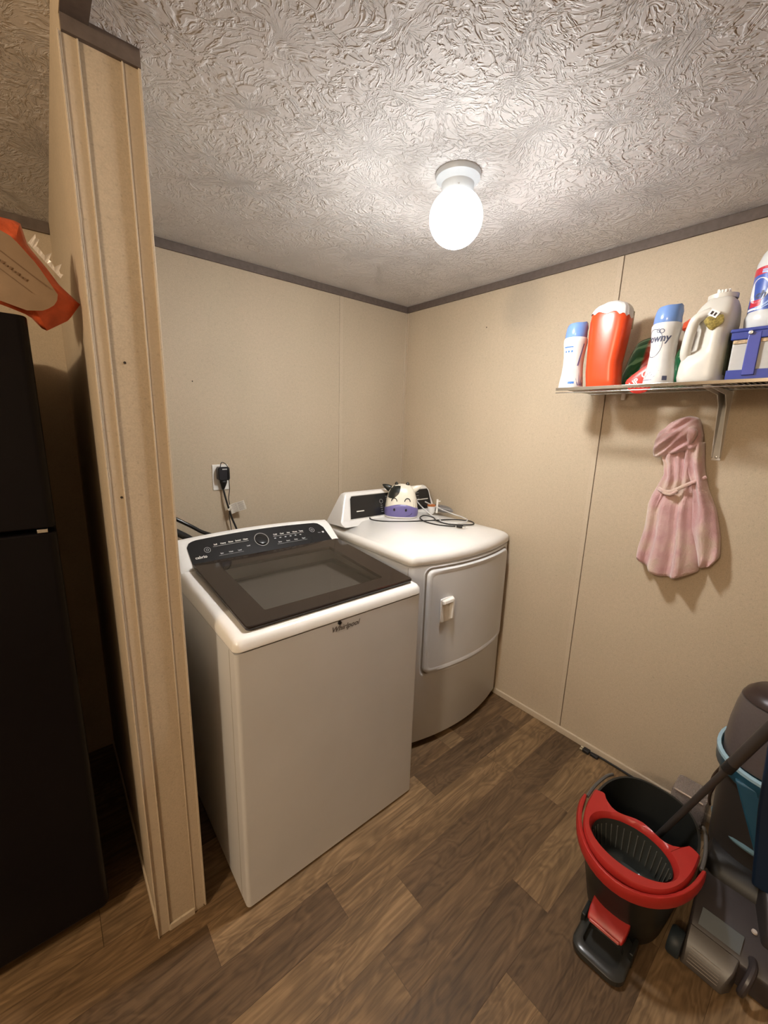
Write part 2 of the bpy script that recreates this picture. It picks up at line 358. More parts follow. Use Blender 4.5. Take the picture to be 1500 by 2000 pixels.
def plank_floor():
    bm = bmesh.new(); cl = bm.loops.layers.float_color.new('plank')
    known = {-3: ([-0.43], {}), -2: ([-0.775, -0.143], {}), -1: ([-1.303], {}), 0: ([-1.103], {}), 1: ([-1.274, -0.411], {}), 2: ([-0.802], {})}
    tones = {(-2,0): 0.82, (-2,1): 0.12, (-2,2): 0.5, (-1,0): 0.18, (-1,1): 0.62, (0,0): 0.72, (0,1): 0.22, (1,0): 0.60, (1,1): 0.40, (1,2): 0.72, (2,0): 0.15, (2,1): 0.66, (-3,0): 0.85, (-3,1): 0.3}
    rnd = random.Random(11); Lp = 0.874
    for k in range(-11, 20):
        y1 = -1.262-0.128*k; y0 = y1-0.128
        if y1 < YN: break
        y0 = max(y0, YN)
        if y1 > 0.12: continue
        y1 = min(y1, 0.02)
        if k in known: js = sorted(known[k][0])
        else: js = [-rnd.uniform(0.1, 0.9)]
        base = js[0]; xs = list(js)
        x = base-Lp
        left = []
        while x > XK: left.append(x); x -= Lp
        x = js[-1]+Lp
        while x < 0: xs.append(x); x += Lp
        nb = len(left)
        xs = [XK]+sorted(left)+xs+[0.02]
        for i in range(len(xs)-1):
            idx = i-nb
            t = tones.get((k, idx), rnd.choice([0.15, 0.35, 0.5, 0.6, 0.7, 0.85]))
            if k == -3 and idx == 0 and xs[i] < -0.6:    # a short offcut in front of the dryer
                segs = [(xs[i], -0.53, 0.35), (-0.53, xs[i+1], 0.85)]
            else: segs = [(xs[i], xs[i+1], t)]
            for a, b_, tt in segs:
                o = rnd.random(); g = 0.0006
                f = bm.faces.new([bm.verts.new(p) for p in ((a+g,y0+g,0),(b_-g,y0+g,0),(b_-g,y1-g,0),(a+g,y1-g,0))])
                for l in f.loops: l[cl] = (tt, o, 0, 1)
    # dark bed the planks lie on
    f = bm.faces.new([bm.verts.new(p) for p in ((XK,YN,-0.0015),(0.02,YN,-0.0015),(0.02,0.02,-0.0015),(XK,0.02,-0.0015))])
    for l in f.loops: l[cl] = (0, 0, 0, 1)
    me = bpy.data.meshes.new('floor'); bm.to_mesh(me); bm.free(); me.materials.append(FLOOR)
    o = bpy.data.objects.new('floor', me); COL.objects.link(o); struct(o)
plank_floor()

def sbox(name, x0, x1, y0, y1, z0, z1, m, bevel=0, parent=None, label=None):
    b = MB(); b.box(x0, x1, y0, y1, z0, z1); o = b.build(name, m, parent, bevel=bevel, smooth=False)
    if parent is None: struct(o, label)
    return o
ZT = 3.0
wr = sbox('wall_right', 0, 0.1, YN, 0.1, 0, H+0.1, WALL)
wb = sbox('wall_back', XK, 0, 0, 0.1, 0, ZT, WALL)
sbox('wall_near', XK, 0, YN-0.1, YN, 0, ZT, WALL)
sbox('wall_far_left', XK-0.1, XK, YN-0.1, 0.1, 0, ZT, WALL)
wl = sbox('wall_left', XL, XR, YP, 0, 0, H, WALL)
sbox('wall_header', XL, -1.72, YN, YP, H-0.006+0.001, ZT, WALL)
b = MB(); b.box(XL, XR, YP, 0, H, ZT); struct(b.build('wall_left_upper', WALL, smooth=False))
b = MB(); b.box(-1.72, 0.1, YN-0.1, 0.1, H, H+0.08); o = b.build('ceiling', CEIL, smooth=False); struct(o)
# the kitchen side has a vaulted ceiling rising towards the camera
zc = lambda y: 2.172-0.163*y
b = MB()
v = [b.bm.verts.new(p) for p in ((XK,0.0,zc(0)),(XL,0.0,zc(0)),(XL,YN,zc(YN)),(XK,YN,zc(YN)),(XK,0.0,zc(0)+.1),(XL,0.0,zc(0)+.1),(XL,YN,zc(YN)+.1),(XK,YN,zc(YN)+.1))]
for f in ((0,1,2,3),(4,5,6,7),(0,1,5,4),(1,2,6,5),(2,3,7,6),(3,0,4,7)): b.bm.faces.new([v[i] for i in f])
struct(b.build('ceiling_kitchen', CEIL, smooth=False))

# dark brown ceiling trim
sbox('trim_1', XR, -0.012, -0.010, 0.0, H-0.036, H, dark_trim, 0.002)
sbox('trim_2', -0.010, 0, YN, 0, H-0.036, H, dark_trim, 0.002)
sbox('trim_3', XK, XL, -0.010, 0.0, zc(0)-0.036, zc(0)+0.002, dark_trim, 0.002)
sbox('trim_4', XL+0.001, XR+0.006, YP-0.010, YP, H-0.033, H-0.0005, dark_trim)
sbox('trim_11', XL+0.001, -1.719, YN, YP-0.010, H-0.007, H-0.003, dark_trim)
# seam battens and corner beads
sbox('trim_5', -0.0035, 0, -1.2671-0.001, -1.2671+0.020, 0.03, H-0.036, BATTEN, 0.001)
sbox('trim_6', -0.5008-0.012, -0.5008+0.010, -0.0035, 0, 0.03, H-0.036, BATTEN, 0.001)
b = MB(); b.box(-0.014, 0, -0.003, 0, 0.0, H-0.036); b.box(-0.003, 0, -0.014, -0.003, 0.0, H-0.036); struct(b.build('trim_7', BATTEN, bevel=0.001, smooth=False))
b = MB(); b.box(-1.2671-0.0022, -1.2671-0.0002, -0.0008, 0, 0.03, H-0.036)
seam = mat('seam_shadow_line', (0.10, 0.075, 0.05), 0.8)
b = MB(); b.box(-0.0008, 0, -1.2671-0.0035, -1.2671-0.001, 0.03, H-0.036); struct(b.build('trim_8', seam, smooth=False))
# partition end: moulded corner pieces each side of the recessed strip
b = MB(); b.box(XL-0.004, XL+0.0255, YP-0.003, YP, 0, H-0.033); b.box(XL-0.004, XL, YP-0.004, YP+0.02, 0, H-0.033)
b.box(XL+0.0235, XL+0.0265, YP-0.0055, YP-0.002, 0, H-0.033); b.box(XL-0.006, XL-0.003, YP-0.008, YP+0.004, 0, H-0.033)
struct(b.build('trim_9', BATTEN, bevel=0.001, smooth=False))
b = MB(); b.box(XR-0.0265, XR+0.004, YP-0.003, YP, 0.01, H-0.033); b.box(XR, XR+0.004, YP, YP+0.02, 0.01, H-0.033)
b.box(XR-0.0275, XR-0.0245, YP-0.0055, YP-0.002, 0.01, H-0.033); b.box(XR+0.001, XR+0.006, YP-0.0085, YP-0.003, 0.01, H-0.033)
struct(b.build('trim_10', BATTEN, bevel=0.001, smooth=False))
sbox('baseboard_left', -1.7375, -1.6675, YP-0.007, YP, 0, 0.022, BATTEN, 0.002)
sbox('baseboard_right', -0.012, 0, YN, -0.02, 0, 0.032, BATTEN, 0.003)
sbox('baseboard_back', XR, -0.02, -0.012, 0, 0, 0.032, BATTEN, 0.003)
sbox('baseboard_partition', XL-0.006, XL, YP+0.02, -0.01, 0, 0.03, BATTEN, 0.002)
# nail holes in the panels
dark = mat('nail_hole_dark', (0.03, 0.02, 0.015), 0.8)
for parent, (x, y, z), ax in ((wb, (-1.31, -0.0008, 1.67), 'y'), (wr, (-0.0008, -0.62, 2.02), 'x'), (wl, (-1.745, YP-0.0036, 1.32), 'y'), (wl, (-1.712, YP-0.0008, 1.62), 'y')):
    b = MB(); b.lathe([(0.0028, -0.0006), (0.0028, 0.0006)], n=12)
    b.xf(Matrix.Translation((x, y, z)) @ Matrix.Rotation(pi/2, 4, 'X' if ax == 'y' else 'Y'))
    o = b.build('nail_hole', dark, smooth=False); o.parent = parent

# ---------------------------------------------------------------- ceiling light
LX, LY = -0.846, -1.122
t = thing('ceiling_light', (LX, LY, H), 'lit white glass globe light with short white holder on the textured ceiling', 'ceiling light')
b = MB(); b.lathe([(0.0, -0.002), (0.066, -0.002), (0.067, -0.008), (0.064, -0.016), (0.055, -0.022), (0.048, -0.030), (0.046, -0.056), (0.0, -0.056)], (LX, LY, H+0.002), 40, cap0=False, cap1=False)
cz = b.build('canopy', mat('canopy_white', (0.60, 0.645, 0.69), 0.3), t)
b = MB(); b.lathe([(0.0, 0), (0.003, 0), (0.003, -0.004), (0.0, -0.004)], n=10, cap0=False, cap1=False)
b.xf(Matrix.Translation((LX-0.033, LY-0.033, H-0.045)) @ Matrix.Rotation(pi/2, 4, Vector((1, -1, 0)))); b.build('screw', steel_dull, t)
b = MB(); pr = []
for i in range(25):
    a = pi*(0.155+0.845*i/24)
    pr.append((0.0790*sin(a)*(1+0.03*cos(a)), -0.117+0.077*cos(a)*1.0))
b.lathe([(r, z) for r, z in pr], (0, 0, 0), 48, cap0=False, cap1=False)
g = b.build('globe', globe_material(), t); g.location = (LX, LY, H); g.matrix_parent_inverse = Matrix.Translation(-t.location)

# ---------------------------------------------------------------- washer
WX0, WX1, WYF, WYB = -1.539, -0.841, -1.053, -0.36
t = thing('washing_machine', ((WX0+WX1)/2, (WYF+WYB)/2, 0), 'white top-load washing machine with black glass lid beside the partition', 'washing machine')
b = MB()
b.loft([rr(WX0, WX1, WYF, WYB, 0.012, 4, z) for z in (0.012, 0.02, 0.886)])
body = b.build('cabinet', white_body, t)
for x_ in (WX0, WX1):
    b = MB(); b.box(x_-0.0006, x_+0.0006, WYF+0.045, WYF+0.048, 0.02, 0.884); b.build('side_seam', mat('grey_seam', (0.38, 0.36, 0.34), 0.7), body, smooth=False)
for x in (WX0+0.06, WX1-0.06):
    for y in (WYF+0.06, WYB-0.06):
        b = MB(); b.lathe([(0.018, 0), (0.018, 0.014)], (x, y, 0), 14); b.build('foot', black_rubber, t)
# top frame: outer shell rings and the opening under the lid
OX0, OX1, OY0, OY1 = -1.47, -0.895, -0.985, -0.54
zf = lambda y, z0, z1: z0+(z1-z0)*(y-WYF)/(WYB-WYF)
def tilt(pts, z0, z1): return [(x, y, zf(y, z0, z1)) for x, y, _ in pts]
b = MB()
R = [tilt(rr(WX0, WX1, WYF, WYB, 0.02, 6), 0.889, 0.889), tilt(rr(WX0-.003, WX1+.003, WYF-.004, WYB, 0.022, 6), 0.893, 0.893),
     tilt(rr(WX0-.002, WX1+.002, WYF-.003, WYB, 0.022, 6), 0.910, 0.945), tilt(rr(WX0+.004, WX1-.004, WYF+.003, WYB, 0.022, 6), 0.921, 0.960),
     tilt(rr(WX0+.014, WX1-.014, WYF+.013, WYB, 0.022, 6), 0.9265, 0.967), tilt(rr(WX0+.034, WX1-.022, WYF+.028, WYB, 0.02, 6), 0.926, 0.967),
     tilt(rr(OX0, OX1, OY0, OY1, 0.03, 6), 0.922, 0.963), tilt(rr(OX0, OX1, OY0, OY1, 0.03, 6), 0.89, 0.90)]
b.loft(R, cap0=False, cap1=False)
b.build('top_frame', white_enamel, t)
# tub under the lid
tubm = mat('tub_grey', (0.42, 0.42, 0.42), 0.4)
cx, cy = (OX0+OX1)/2, (OY0+OY1)/2+0.01
b = MB(); n = 48
outer = []
for i in range(n):
    a = 2*pi*i/n; dx, dy = cos(a), sin(a); k = min((OX1-OX0)/2/max(abs(dx), 1e-6), ((OY1-OY0)/2)/max(abs(dy), 1e-6)); outer.append((cx+dx*k, cy-0.01+dy*k, 0.888))
def rg(r, z, sy=1.0): return [(cx+r*cos(2*pi*i/n), cy+r*sy*sin(2*pi*i/n), z) for i in range(n)]
b.loft([outer, rg(0.235, 0.88, 0.92), rg(0.232, 0.86, 0.92), rg(0.255, 0.80, 0.92), rg(0.255, 0.45, .92), rg(0.05, 0.43, .92)], cap0=False)
b.build('tub', tubm, t, ang=50)
# lid: black border and a dark see-through window
LX0, LX1, LY0, LY1 = -1.497, -0.863, -1.030, -0.525
zl = lambda y: 0.933+(0.970-0.933)*(y-LY0)/(LY1-LY0)
WXa, WXb, WYa, WYb = -1.415, -0.955, -0.965, -0.60
b = MB()
def tl(pts, dz): return [(x, y, zl(y)+dz) for x, y, _ in pts]
b.loft([tl(rr(WXa, WXb, WYa, WYb, 0.006, 5), 0.0), tl(rr(LX0+.002, LX1-.002, LY0+.002, LY1, 0.010, 5), 0.0), tl(rr(LX0, LX1, LY0, LY1, 0.012, 5), 0.004),
        tl(rr(LX0, LX1, LY0, LY1, 0.012, 5), 0.010), tl(rr(LX0+.003, LX1-.003, LY0+.003, LY1, 0.010, 5), 0.0125), tl(rr(WXa, WXb, WYa, WYb, 0.006, 5), 0.0125), tl(rr(WXa, WXb, WYa, WYb, 0.006, 5), 0.0)], cap0=False, cap1=False)
lid = b.build('lid', lid_black, t)
def lid_glass():
    m = bpy.data.materials.new('smoked_lid_glass'); m.use_nodes = True; nt = m.node_tree; nt.nodes.remove(nt.nodes['Principled BSDF'])
    tr = N(nt, 'ShaderNodeBsdfTransparent'); tr.inputs[0].default_value = (0.33, 0.30, 0.27, 1)
    gl = N(nt, 'ShaderNodeBsdfGlossy'); gl.inputs['Roughness'].default_value = 0.04; gl.inputs[0].default_value = (0.9, 0.9, 0.9, 1)
    fr = N(nt, 'ShaderNodeFresnel'); fr.inputs[0].default_value = 1.5
    mx = N(nt, 'ShaderNodeMixShader'); nt.links.new(fr.outputs[0], mx.inputs[0]); nt.links.new(tr.outputs[0], mx.inputs[1]); nt.links.new(gl.outputs[0], mx.inputs[2])
    nt.links.new(mx.outputs[0], nt.nodes['Material Output'].inputs[0]); return m
b = MB(); b.bm.faces.new([b.bm.verts.new(p) for p in tl(rr(WXa, WXb, WYa, WYb, 0.006, 5), 0.0124)])
b.build('lid_window', lid_glass(), lid, smooth=False)
# console
def arch(x, a, x0=WX0, x1=WX1): s = (x-(x0+x1)/2)/((x1-x0)/2); return a*(1-s*s)
def console_profile(x):
    a = arch(x, 0.016)
    return [(x, WYB, 0.89), (x, WYB, 0.90), (x, -0.362, 1.015+a), (x, -0.376, 1.034+a), (x, -0.398, 1.043+a), (x, -0.418, 1.037+a), (x, -0.512, 0.972), (x, -0.526, 0.955), (x, -0.526, 0.89)]
b = MB(); rings = []
def squeeze(p, k): return [(x, -0.445+(y+0.445)*k, 0.89+(z-0.89)*k) for x, y, z in p]
nx = 24
rings.append(squeeze(console_profile(WX0+0.001), 0.86)); rings.append(squeeze(console_profile(WX0+0.004), 0.95))
for i in range(nx+1):
    rings.append(console_profile(WX0+0.014+(WX1-WX0-0.028)*i/nx))
rings.append(squeeze(console_profile(WX1-0.004), 0.95)); rings.append(squeeze(console_profile(WX1-0.001), 0.86))
b.loft(rings); con = b.build('console', white_enamel, t, ang=40)
Pa, Pb = Vector((0, -0.512, 0.972)), Vector((0, -0.418, 1.037))
nrm = Vector((0, -(Pb.z-Pa.z), Pb.y-Pa.y)).normalized()
def wp(u, v, off=0.0):    # u across in metres, v 0..1 up the slope
    a = arch(u, 0.016)*v; q = Pa+(Pb-Pa)*v; return (u, q.y+nrm.y*off, q.z+a+nrm.z*off)
b = MB()
PX0, PX1 = -1.492, -0.880
ring = []
pts2 = [(PX0-0.002, -0.06), (PX1+0.006, -0.06), (PX1-0.002, 0.10), (PX1-0.012, 0.82), (PX1-0.022, 0.93)] + [(PX1-0.02-(PX1-PX0-0.036)*i/16, 0.95) for i in range(1, 17)] + [(PX0+0.008, 0.88), (PX0+0.002, 0.7)]
top_ = lambda u: lerp_tab([(PX0, 0.72), (PX0+0.012, 0.90), (PX0+0.035, 0.95), (PX1-0.05, 0.95), (PX1-0.03, 0.90), (PX1-0.014, 0.70)], u)
lo_, hi_ = [], []
NU = 60
for k, off_ in ((0, 0.0005), (1, 0.0035)):
    pass
def edge(vmin, off_):
    return [[b.bm.verts.new(wp(PX0+(PX1-0.004-PX0)*i/NU+(0 if j == 0 else -0.010*(i/NU)*j/6), vmin+(top_(PX0+(PX1-0.014-PX0)*i/NU)-vmin)*j/6, off_)) for i in range(NU+1)] for j in range(7)]
g = edge(-0.06, 0.0035)
for j in range(6):
    for i in range(NU): b.bm.faces.new((g[j][i], g[j][i+1], g[j+1][i+1], g[j+1][i]))
rim = [g[0][i] for i in range(NU+1)]+[g[j][NU] for j in range(1, 7)]+[g[6][i] for i in range(NU-1, -1, -1)]+[g[j][0] for j in range(5, 0, -1)]
low = [b.bm.verts.new(v.co-Vector(nrm)*0.0035) for v in rim]
for i in range(len(rim)): j = (i+1) % len(rim); b.bm.faces.new((rim[i], low[i], low[j], rim[j]))
pan = b.build('control_panel', black_panel, con, ang=30)
b = MB(); b.box(PX0+0.002, PX1-0.002, -0.528, -0.512, 0.968, 0.979); b.build('lid_hinge_cover', black_gloss, con, bevel=0.004)
b = MB(); f3 = lambda u, v: wp(u, v, 0.0042)
ff = lambda cx_, cv: (lambda x, y: wp(cx_+x, cv+y/0.114, 0.0042))
fd = ff(-1.205, 0.52)
for i in range(1): ring_on(b, fd, 0, 0, 0.029, 0.0022)
o = b.build('dial_ring', chrome, pan, smooth=False)
b = MB(); b.lathe([(0.0, 0.005), (0.024, 0.005), (0.026, 0.004), (0.0265, 0.0)], n=36, cap0=False)
zax = nrm; xax = Vector((1, 0, 0)); yax = zax.cross(xax)
b.xf(Matrix.Translation(wp(-1.205, 0.52, 0.003)) @ Matrix((xax, yax, zax)).transposed().to_4x4()); b.build('dial', black_panel, pan)
b = MB()
put_text(b, 'cabrio', 0.017, ff(-1.455, 0.24), 0.0003)
b.build('lettering', light_print, pan, smooth=False)
b = MB()
def words(b, x0, x1, v, ws, size=0.0085, under=True):
    n_ = len(ws)
    for i, w_ in enumerate(ws):
        put_text(b, w_, size, ff(x0+(x1-x0)*(i+0.5)/n_, v), 0.00025)
    if under: quad_on(b, f3, x0+0.004, x1-0.004, v-0.075, v-0.068)
words(b, -1.405, -1.255, 0.63, ['Soil', 'Heavy', 'Rinse', 'Sensor', 'Clean'])
b.build('cycle_labels', light_print, pan, smooth=False); b = MB()
words(b, -1.155, -1.00, 0.63, ['Cold', 'Cool', 'Hot', 'Warm', 'Temp'])
b.build('cycle_labels', light_print, pan, smooth=False)
b = MB()
words(b, -1.395, -1.29, 0.25, ['Spin', 'Wash', 'Level'], 0.007)
b.build('small_markings', grey_print, pan, smooth=False); b = MB()
words(b, -1.15, -1.00, 0.30, ['Extra', 'Steam', 'Delay', 'Signal'], 0.007)
words(b, -1.30, -1.235, 0.36, ['Load'], 0.007, False)
for i in range(6): quad_on(b, f3, -1.15+i*0.024, -1.142+i*0.024, 0.46, 0.49)
for x_, v_ in ((-1.425, 0.48), (-0.96, 0.62)):
    c_ = MB(); ring_on(c_, ff(x_, v_), 0, 0, 0.0115, 0.0012, 20); ring_on(c_, ff(x_, v_), 0, 0, 0.0045, 0.0012, 12); c_.build('button_ring', grey_print, pan, smooth=False)
b.build('small_markings', grey_print, pan, smooth=False); b = MB(); put_text(b, 'Start', 0.007, ff(-0.93, 0.45)); quad_on(b, f3, -0.915, -0.905, 0.42, 0.50)
b.build('small_markings', grey_print, pan, smooth=False)
b = MB(); put_text(b, 'Whirlpool', 0.026, lambda x, y: (-1.183+x, WYF-0.0012, 0.862+y), 0.0004, 0.35)
ring_on(b, lambda x, y: (-1.183+x, WYF-0.0012, 0.862+y), 0.0, 0.0, 0.045, 0.0012, 24, sx=1, sy=0.3, a0=pi*1.0, a1=pi*1.75)
b.build('badge_lettering', mat('badge_grey', (0.20, 0.19, 0.18), 0.35, metal=0.5), t, smooth=False)
b = MB(); b.lathe([(0.0, 0.004), (0.006, 0.004), (0.007, 0.0)], n=14, cap0=False); b.xf(Matrix.Translation((-1.205, WYF, 0.881)) @ Matrix.Rotation(pi/2, 4, 'X')); b.build('lid_lock_tab', black_plastic, t)

# ---------------------------------------------------------------- dryer
DX0, DX1 = -0.732, -0.012
DYB = -0.20
def dfront(x, ext=0.0):
    s = (x-(DX0+DX1)/2)/((DX1-DX0)/2); return -0.878-0.062*(1-s*s)-ext
def dring(z, inset=0.0, r=0.035, side=None):
    x0, x1 = DX0+inset, DX1-inset; pts = []
    nF = 18
    for i in range(nF+1):
        x = x0+r+(x1-x0-2*r)*i/nF; pts.append((x, dfront(x)+inset, z))
    yR = dfront(x1-r)+inset; yL = dfront(x0+r)+inset
    cR = [(x1-r+r*sin(a), yR+r-r*cos(a), z) for a in (pi/8, pi/4, 3*pi/8, pi/2)]
    cL = [(x0+r-r*sin(a), yL+r-r*cos(a), z) for a in (pi/2, 3*pi/8, pi/4, pi/8)]
    yb = DYB-inset*0.3
    return pts+cR+[(x1, yb, z), (x0, yb, z)]+cL
t = thing('dryer', ((DX0+DX1)/2, -0.55, 0), 'white front-load dryer with curved front in the room corner', 'dryer')
b = MB(); b.loft([dring(0.035, 0.004), dring(0.045, 0.0), dring(0.912, 0.0), dring(0.914, 0.003)])
body = b.build('cabinet', white_body, t)
b = MB(); b.box(DX0-0.0008, DX0+0.001, -0.868, -0.866, 0.05, 0.91); b.build('side_seam', mat('grey_seam'), body, smooth=False)
for x in (DX0+0.06, DX1-0.06):
    for y in (-0.82, -0.27):
        b = MB(); b.lathe([(0.02, 0), (0.02, 0.04)], (x, y, 0), 14); b.build('foot', black_rubber, t)
b = MB()
b.loft([dring(0.917, 0.002), dring(0.921, -0.003), dring(0.946, -0.003), dring(0.957, 0.003), dring(0.966, 0.014, 0.035), dring(0.9745, 0.034, 0.04), dring(0.984, 0.07, 0.05), dring(0.994, 0.13, 0.05), dring(0.999, 0.19, 0.05), dring(1.0, 0.25, 0.05)])
top = b.build('top', white_enamel, t, ang=60)
# door on the bowed front
def door_grid(x0, x1, z0, z1, r, off, n=5):
    out = []
    base = rr(x0, x1, z0, z1, r, n)
    P = []
    for i, (a, z, _) in enumerate(base):
        P.append((a, z)); a2, z2, _ = base[(i+1) % len(base)]
        d = abs(a2-a)
        if d > 0.1:
            for k in range(1, 10): P.append((a+(a2-a)*k/10, z+(z2-z)*k/10))
    return [(x, dfront(x)-off, z) for x, z in P]
zlow = lambda x: 0.0
b = MB()
rings = [door_grid(-0.652, -0.052, 0.398, 0.893, 0.03, -0.004), door_grid(-0.652, -0.052, 0.398, 0.893, 0.03, 0.010), door_grid(-0.648, -0.056, 0.402, 0.889, 0.028, 0.0145), door_grid(-0.636, -0.068, 0.414, 0.877, 0.022, 0.0135), door_grid(-0.630, -0.074, 0.42, 0.871, 0.02, 0.012)]
vr = b.loft(rings, cap0=False, cap1=False)
# face: columns between the top and bottom edge of the last ring
g0 = []
K = 14
for j in range(K+1):
    x = -0.630+(0.556)*j/K
    g0.append([b.bm.verts.new((x, dfront(x)-0.012, z)) for z in (0.42, 0.43, 0.645, 0.86, 0.871)])
for j in range(K):
    for k in range(4): b.bm.faces.new((g0[j][k], g0[j+1][k], g0[j+1][k+1], g0[j][k+1]))
door = b.build('door', white_body, t, ang=50)
b = MB(); gap = [door_grid(-0.660, -0.046, 0.390, 0.901, 0.034, 0.0008), door_grid(-0.652, -0.052, 0.398, 0.893, 0.03, 0.0008)]
b.loft(gap, cap0=False, cap1=False); b.build('door_gap', mat('gap_grey', (0.22, 0.19, 0.16), 0.8), t, smooth=False)
b = MB(); g1 = [door_grid(-0.662, -0.044, 0.385, 0.903, 0.034, 0.0006), door_grid(-0.664, -0.042, 0.380, 0.905, 0.036, 0.003), door_grid(-0.668, -0.040, 0.372, 0.909, 0.038, 0.0008)]
b.loft(g1, cap0=False, cap1=False); b.build('door_surround', white_body, t, ang=60)
b = MB(); yh = dfront(-0.55)-0.012
hx0, hx1, hz0, hz1 = -0.592, -0.512, 0.640, 0.760
b.loft([[(hx0, yh+0.002, hz0), (hx1, yh+0.002, hz0-.004), (hx1, yh+0.002, hz1), (hx0, yh+0.002, hz1-.004)],
        [(hx0+.002, yh-0.004, hz0+.002), (hx1-.002, yh-0.006, hz0), (hx1-.002, yh-0.006, hz1-.004), (hx0+.002, yh-0.004, hz1-.008)]])
b.loft([[(hx0+.006, yh-.004, hz1-.034), (hx1-.022, yh-.004, hz1-.030), (hx1-.004, yh-.006, hz1-.004), (hx0+.004, yh-.004, hz1-.010)],
        [(hx0+.008, yh-.020, hz1-.026), (hx1-.020, yh-.024, hz1-.024), (hx1-.010, yh-.022, hz1-.008), (hx0+.008, yh-.018, hz1-.012)]])
b.loft([[(hx1-.024, yh-.004, hz0+.006), (hx1-.004, yh-.004, hz0+.002), (hx1-.004, yh-.004, hz1-.006), (hx1-.024, yh-.004, hz1-.020)],
        [(hx1-.020, yh-.022, hz0+.016), (hx1-.010, yh-.022, hz0+.012), (hx1-.010, yh-.024, hz1-.012), (hx1-.020, yh-.022, hz1-.024)]])
b.build('door_handle', white_plastic, door, bevel=0.003)
for z in (0.78, 0.50):
    b = MB(); b.box(-0.0475, -0.0455, dfront(-0.05)-0.006, dfront(-0.05)+0.01, z, z+0.045); b.build('hinge_slot', mat('gap_grey'), t, smooth=False)
# dryer console
def dprof(x):
    return [(x, -0.205, 0.975), (x, -0.215, 1.00), (x, -0.262, 1.125), (x, -0.272, 1.140), (x, -0.285, 1.146), (x, -0.300, 1.143), (x, -0.312, 1.132), (x, -0.345, 1.005), (x, -0.362, 0.994), (x, -0.40, 0.985)]
def sq2(p, k, lean=0): return [(x+lean*(z-0.985), -0.30+(y+0.30)*k, 0.975+(z-0.975)*k) for x, y, z in p]
b = MB()
rings = [sq2(dprof(DX0+0.002), 0.93, 0.30), sq2(dprof(DX0+0.008), 0.98, 0.30)]+[sq2(dprof(DX0+0.020+(DX1-DX0-0.040)*i/10), 1.0, 0.30*(1-i/5)) for i in range(11)]+[sq2(dprof(DX1-0.008), 0.98, -0.30), sq2(dprof(DX1-0.002), 0.93, -0.30)]
b.loft(rings); con = b.build('console', white_enamel, t, ang=40)
Da, Db = Vector((0, -0.345, 1.005)), Vector((0, -0.312, 1.132)); dn = Vector((0, -(Db.z-Da.z), Db.y-Da.y)).normalized()
def dp(u, v, off=0.0): q = Da+(Db-Da)*v; return (u, q.y+dn.y*off, q.z+dn.z*off)
b = MB(); pp = [(x, v) for x, v, _ in rr(-0.655, -0.055, 0.06, 0.94, 0.02, 4)]
pp = [(-0.662, 0.04), (-0.050, 0.04), (-0.062, 0.85), (-0.072, 0.95), (-0.640, 0.95), (-0.650, 0.85)]
b.loft([[dp(u, v, 0) for u, v in pp], [dp(u, v, 0.003) for u, v in pp]], cap0=False); pan = b.build('control_panel', black_panel, con, smooth=False)
b = MB()
b.loft([[dp(u, v, .0005) for u, v in [(-0.672, 0.0), (-0.040, 0.0), (-0.054, 0.88), (-0.068, 1.0), (-0.645, 1.0), (-0.658, 0.88)]], [dp(u, v, .004) for u, v in [(-0.668, 0.02), (-0.044, 0.02), (-0.058, 0.87), (-0.070, 0.975), (-0.642, 0.975), (-0.655, 0.87)]], [dp(u, v, .001) for u, v in pp]], cap0=False, cap1=False)
b.build('panel_bezel', white_enamel, con)
b = MB(); fg = lambda cx_, cv: (lambda x, y: dp(cx_+x, cv+y/0.131, 0.0036))
ring_on(b, fg(-0.445, 0.62), 0, 0, 0.011, 0.0012, 18); ring_on(b, fg(-0.405, 0.45), 0, 0, 0.008, 0.0012, 18)
for i, w_ in enumerate(['Dry', 'More', 'Less', 'Time']): put_text(b, w_, 0.0075, fg(-0.445, 0.45-0.09*i))
for i in range(3): put_text(b, 'Sensor', 0.007, fg(-0.40, 0.80-0.08*i))
b.build('markings', grey_print, pan, smooth=False); b = MB()
for i, w_ in enumerate(['Normal', 'Heavy', 'Towels']): put_text(b, w_, 0.008, fg(-0.16, 0.8-0.13*i))
b.build('markings', grey_print, pan, smooth=False)
b = MB(); quad_on(b, lambda u, v: dp(u, v, 0.0038), -0.17, -0.075, 0.46, 0.50); b.build('panel_stripe', light_print, pan, smooth=False); b = MB(); quad_on(b, lambda u, v: dp(u, v, 0.0038), -0.62, -0.57, 0.30, 0.34); b.build('panel_stripe', light_print, pan, smooth=False)

# ---------------------------------------------------------------- cow nebulizer on the dryer
cream = mat('cream_plastic', (0.72, 0.68, 0.58), 0.3); purple = mat('purple_plastic', (0.155, 0.135, 0.33), 0.35)
cowblack = mat('cow_black', (0.012, 0.014, 0.012), 0.3)
NX, NY, NZ = -0.352, -0.395, 1.003
ang = math.atan2(-0.47+0.35, -0.29+0.42)     # turned to look towards the washer side
FM = Matrix.Translation((NX, NY, NZ)) @ Matrix.Rotation(radians(-43), 4, 'Z') @ Matrix.Diagonal((1.03, 1, 1.05, 1))
t = thing('nebulizer', (NX, NY, NZ), 'cow-faced nebulizer with purple muzzle standing on the white dryer', 'nebulizer')
HWt = [(0, 0.083), (0.02, 0.088), (0.06, 0.087), (0.10, 0.080), (0.135, 0.070), (0.155, 0.058), (0.168, 0.040), (0.172, 0.015)]
DPt = [(0, 0.070), (0.02, 0.074), (0.06, 0.072), (0.10, 0.063), (0.135, 0.052), (0.155, 0.040), (0.168, 0.025), (0.172, 0.008)]
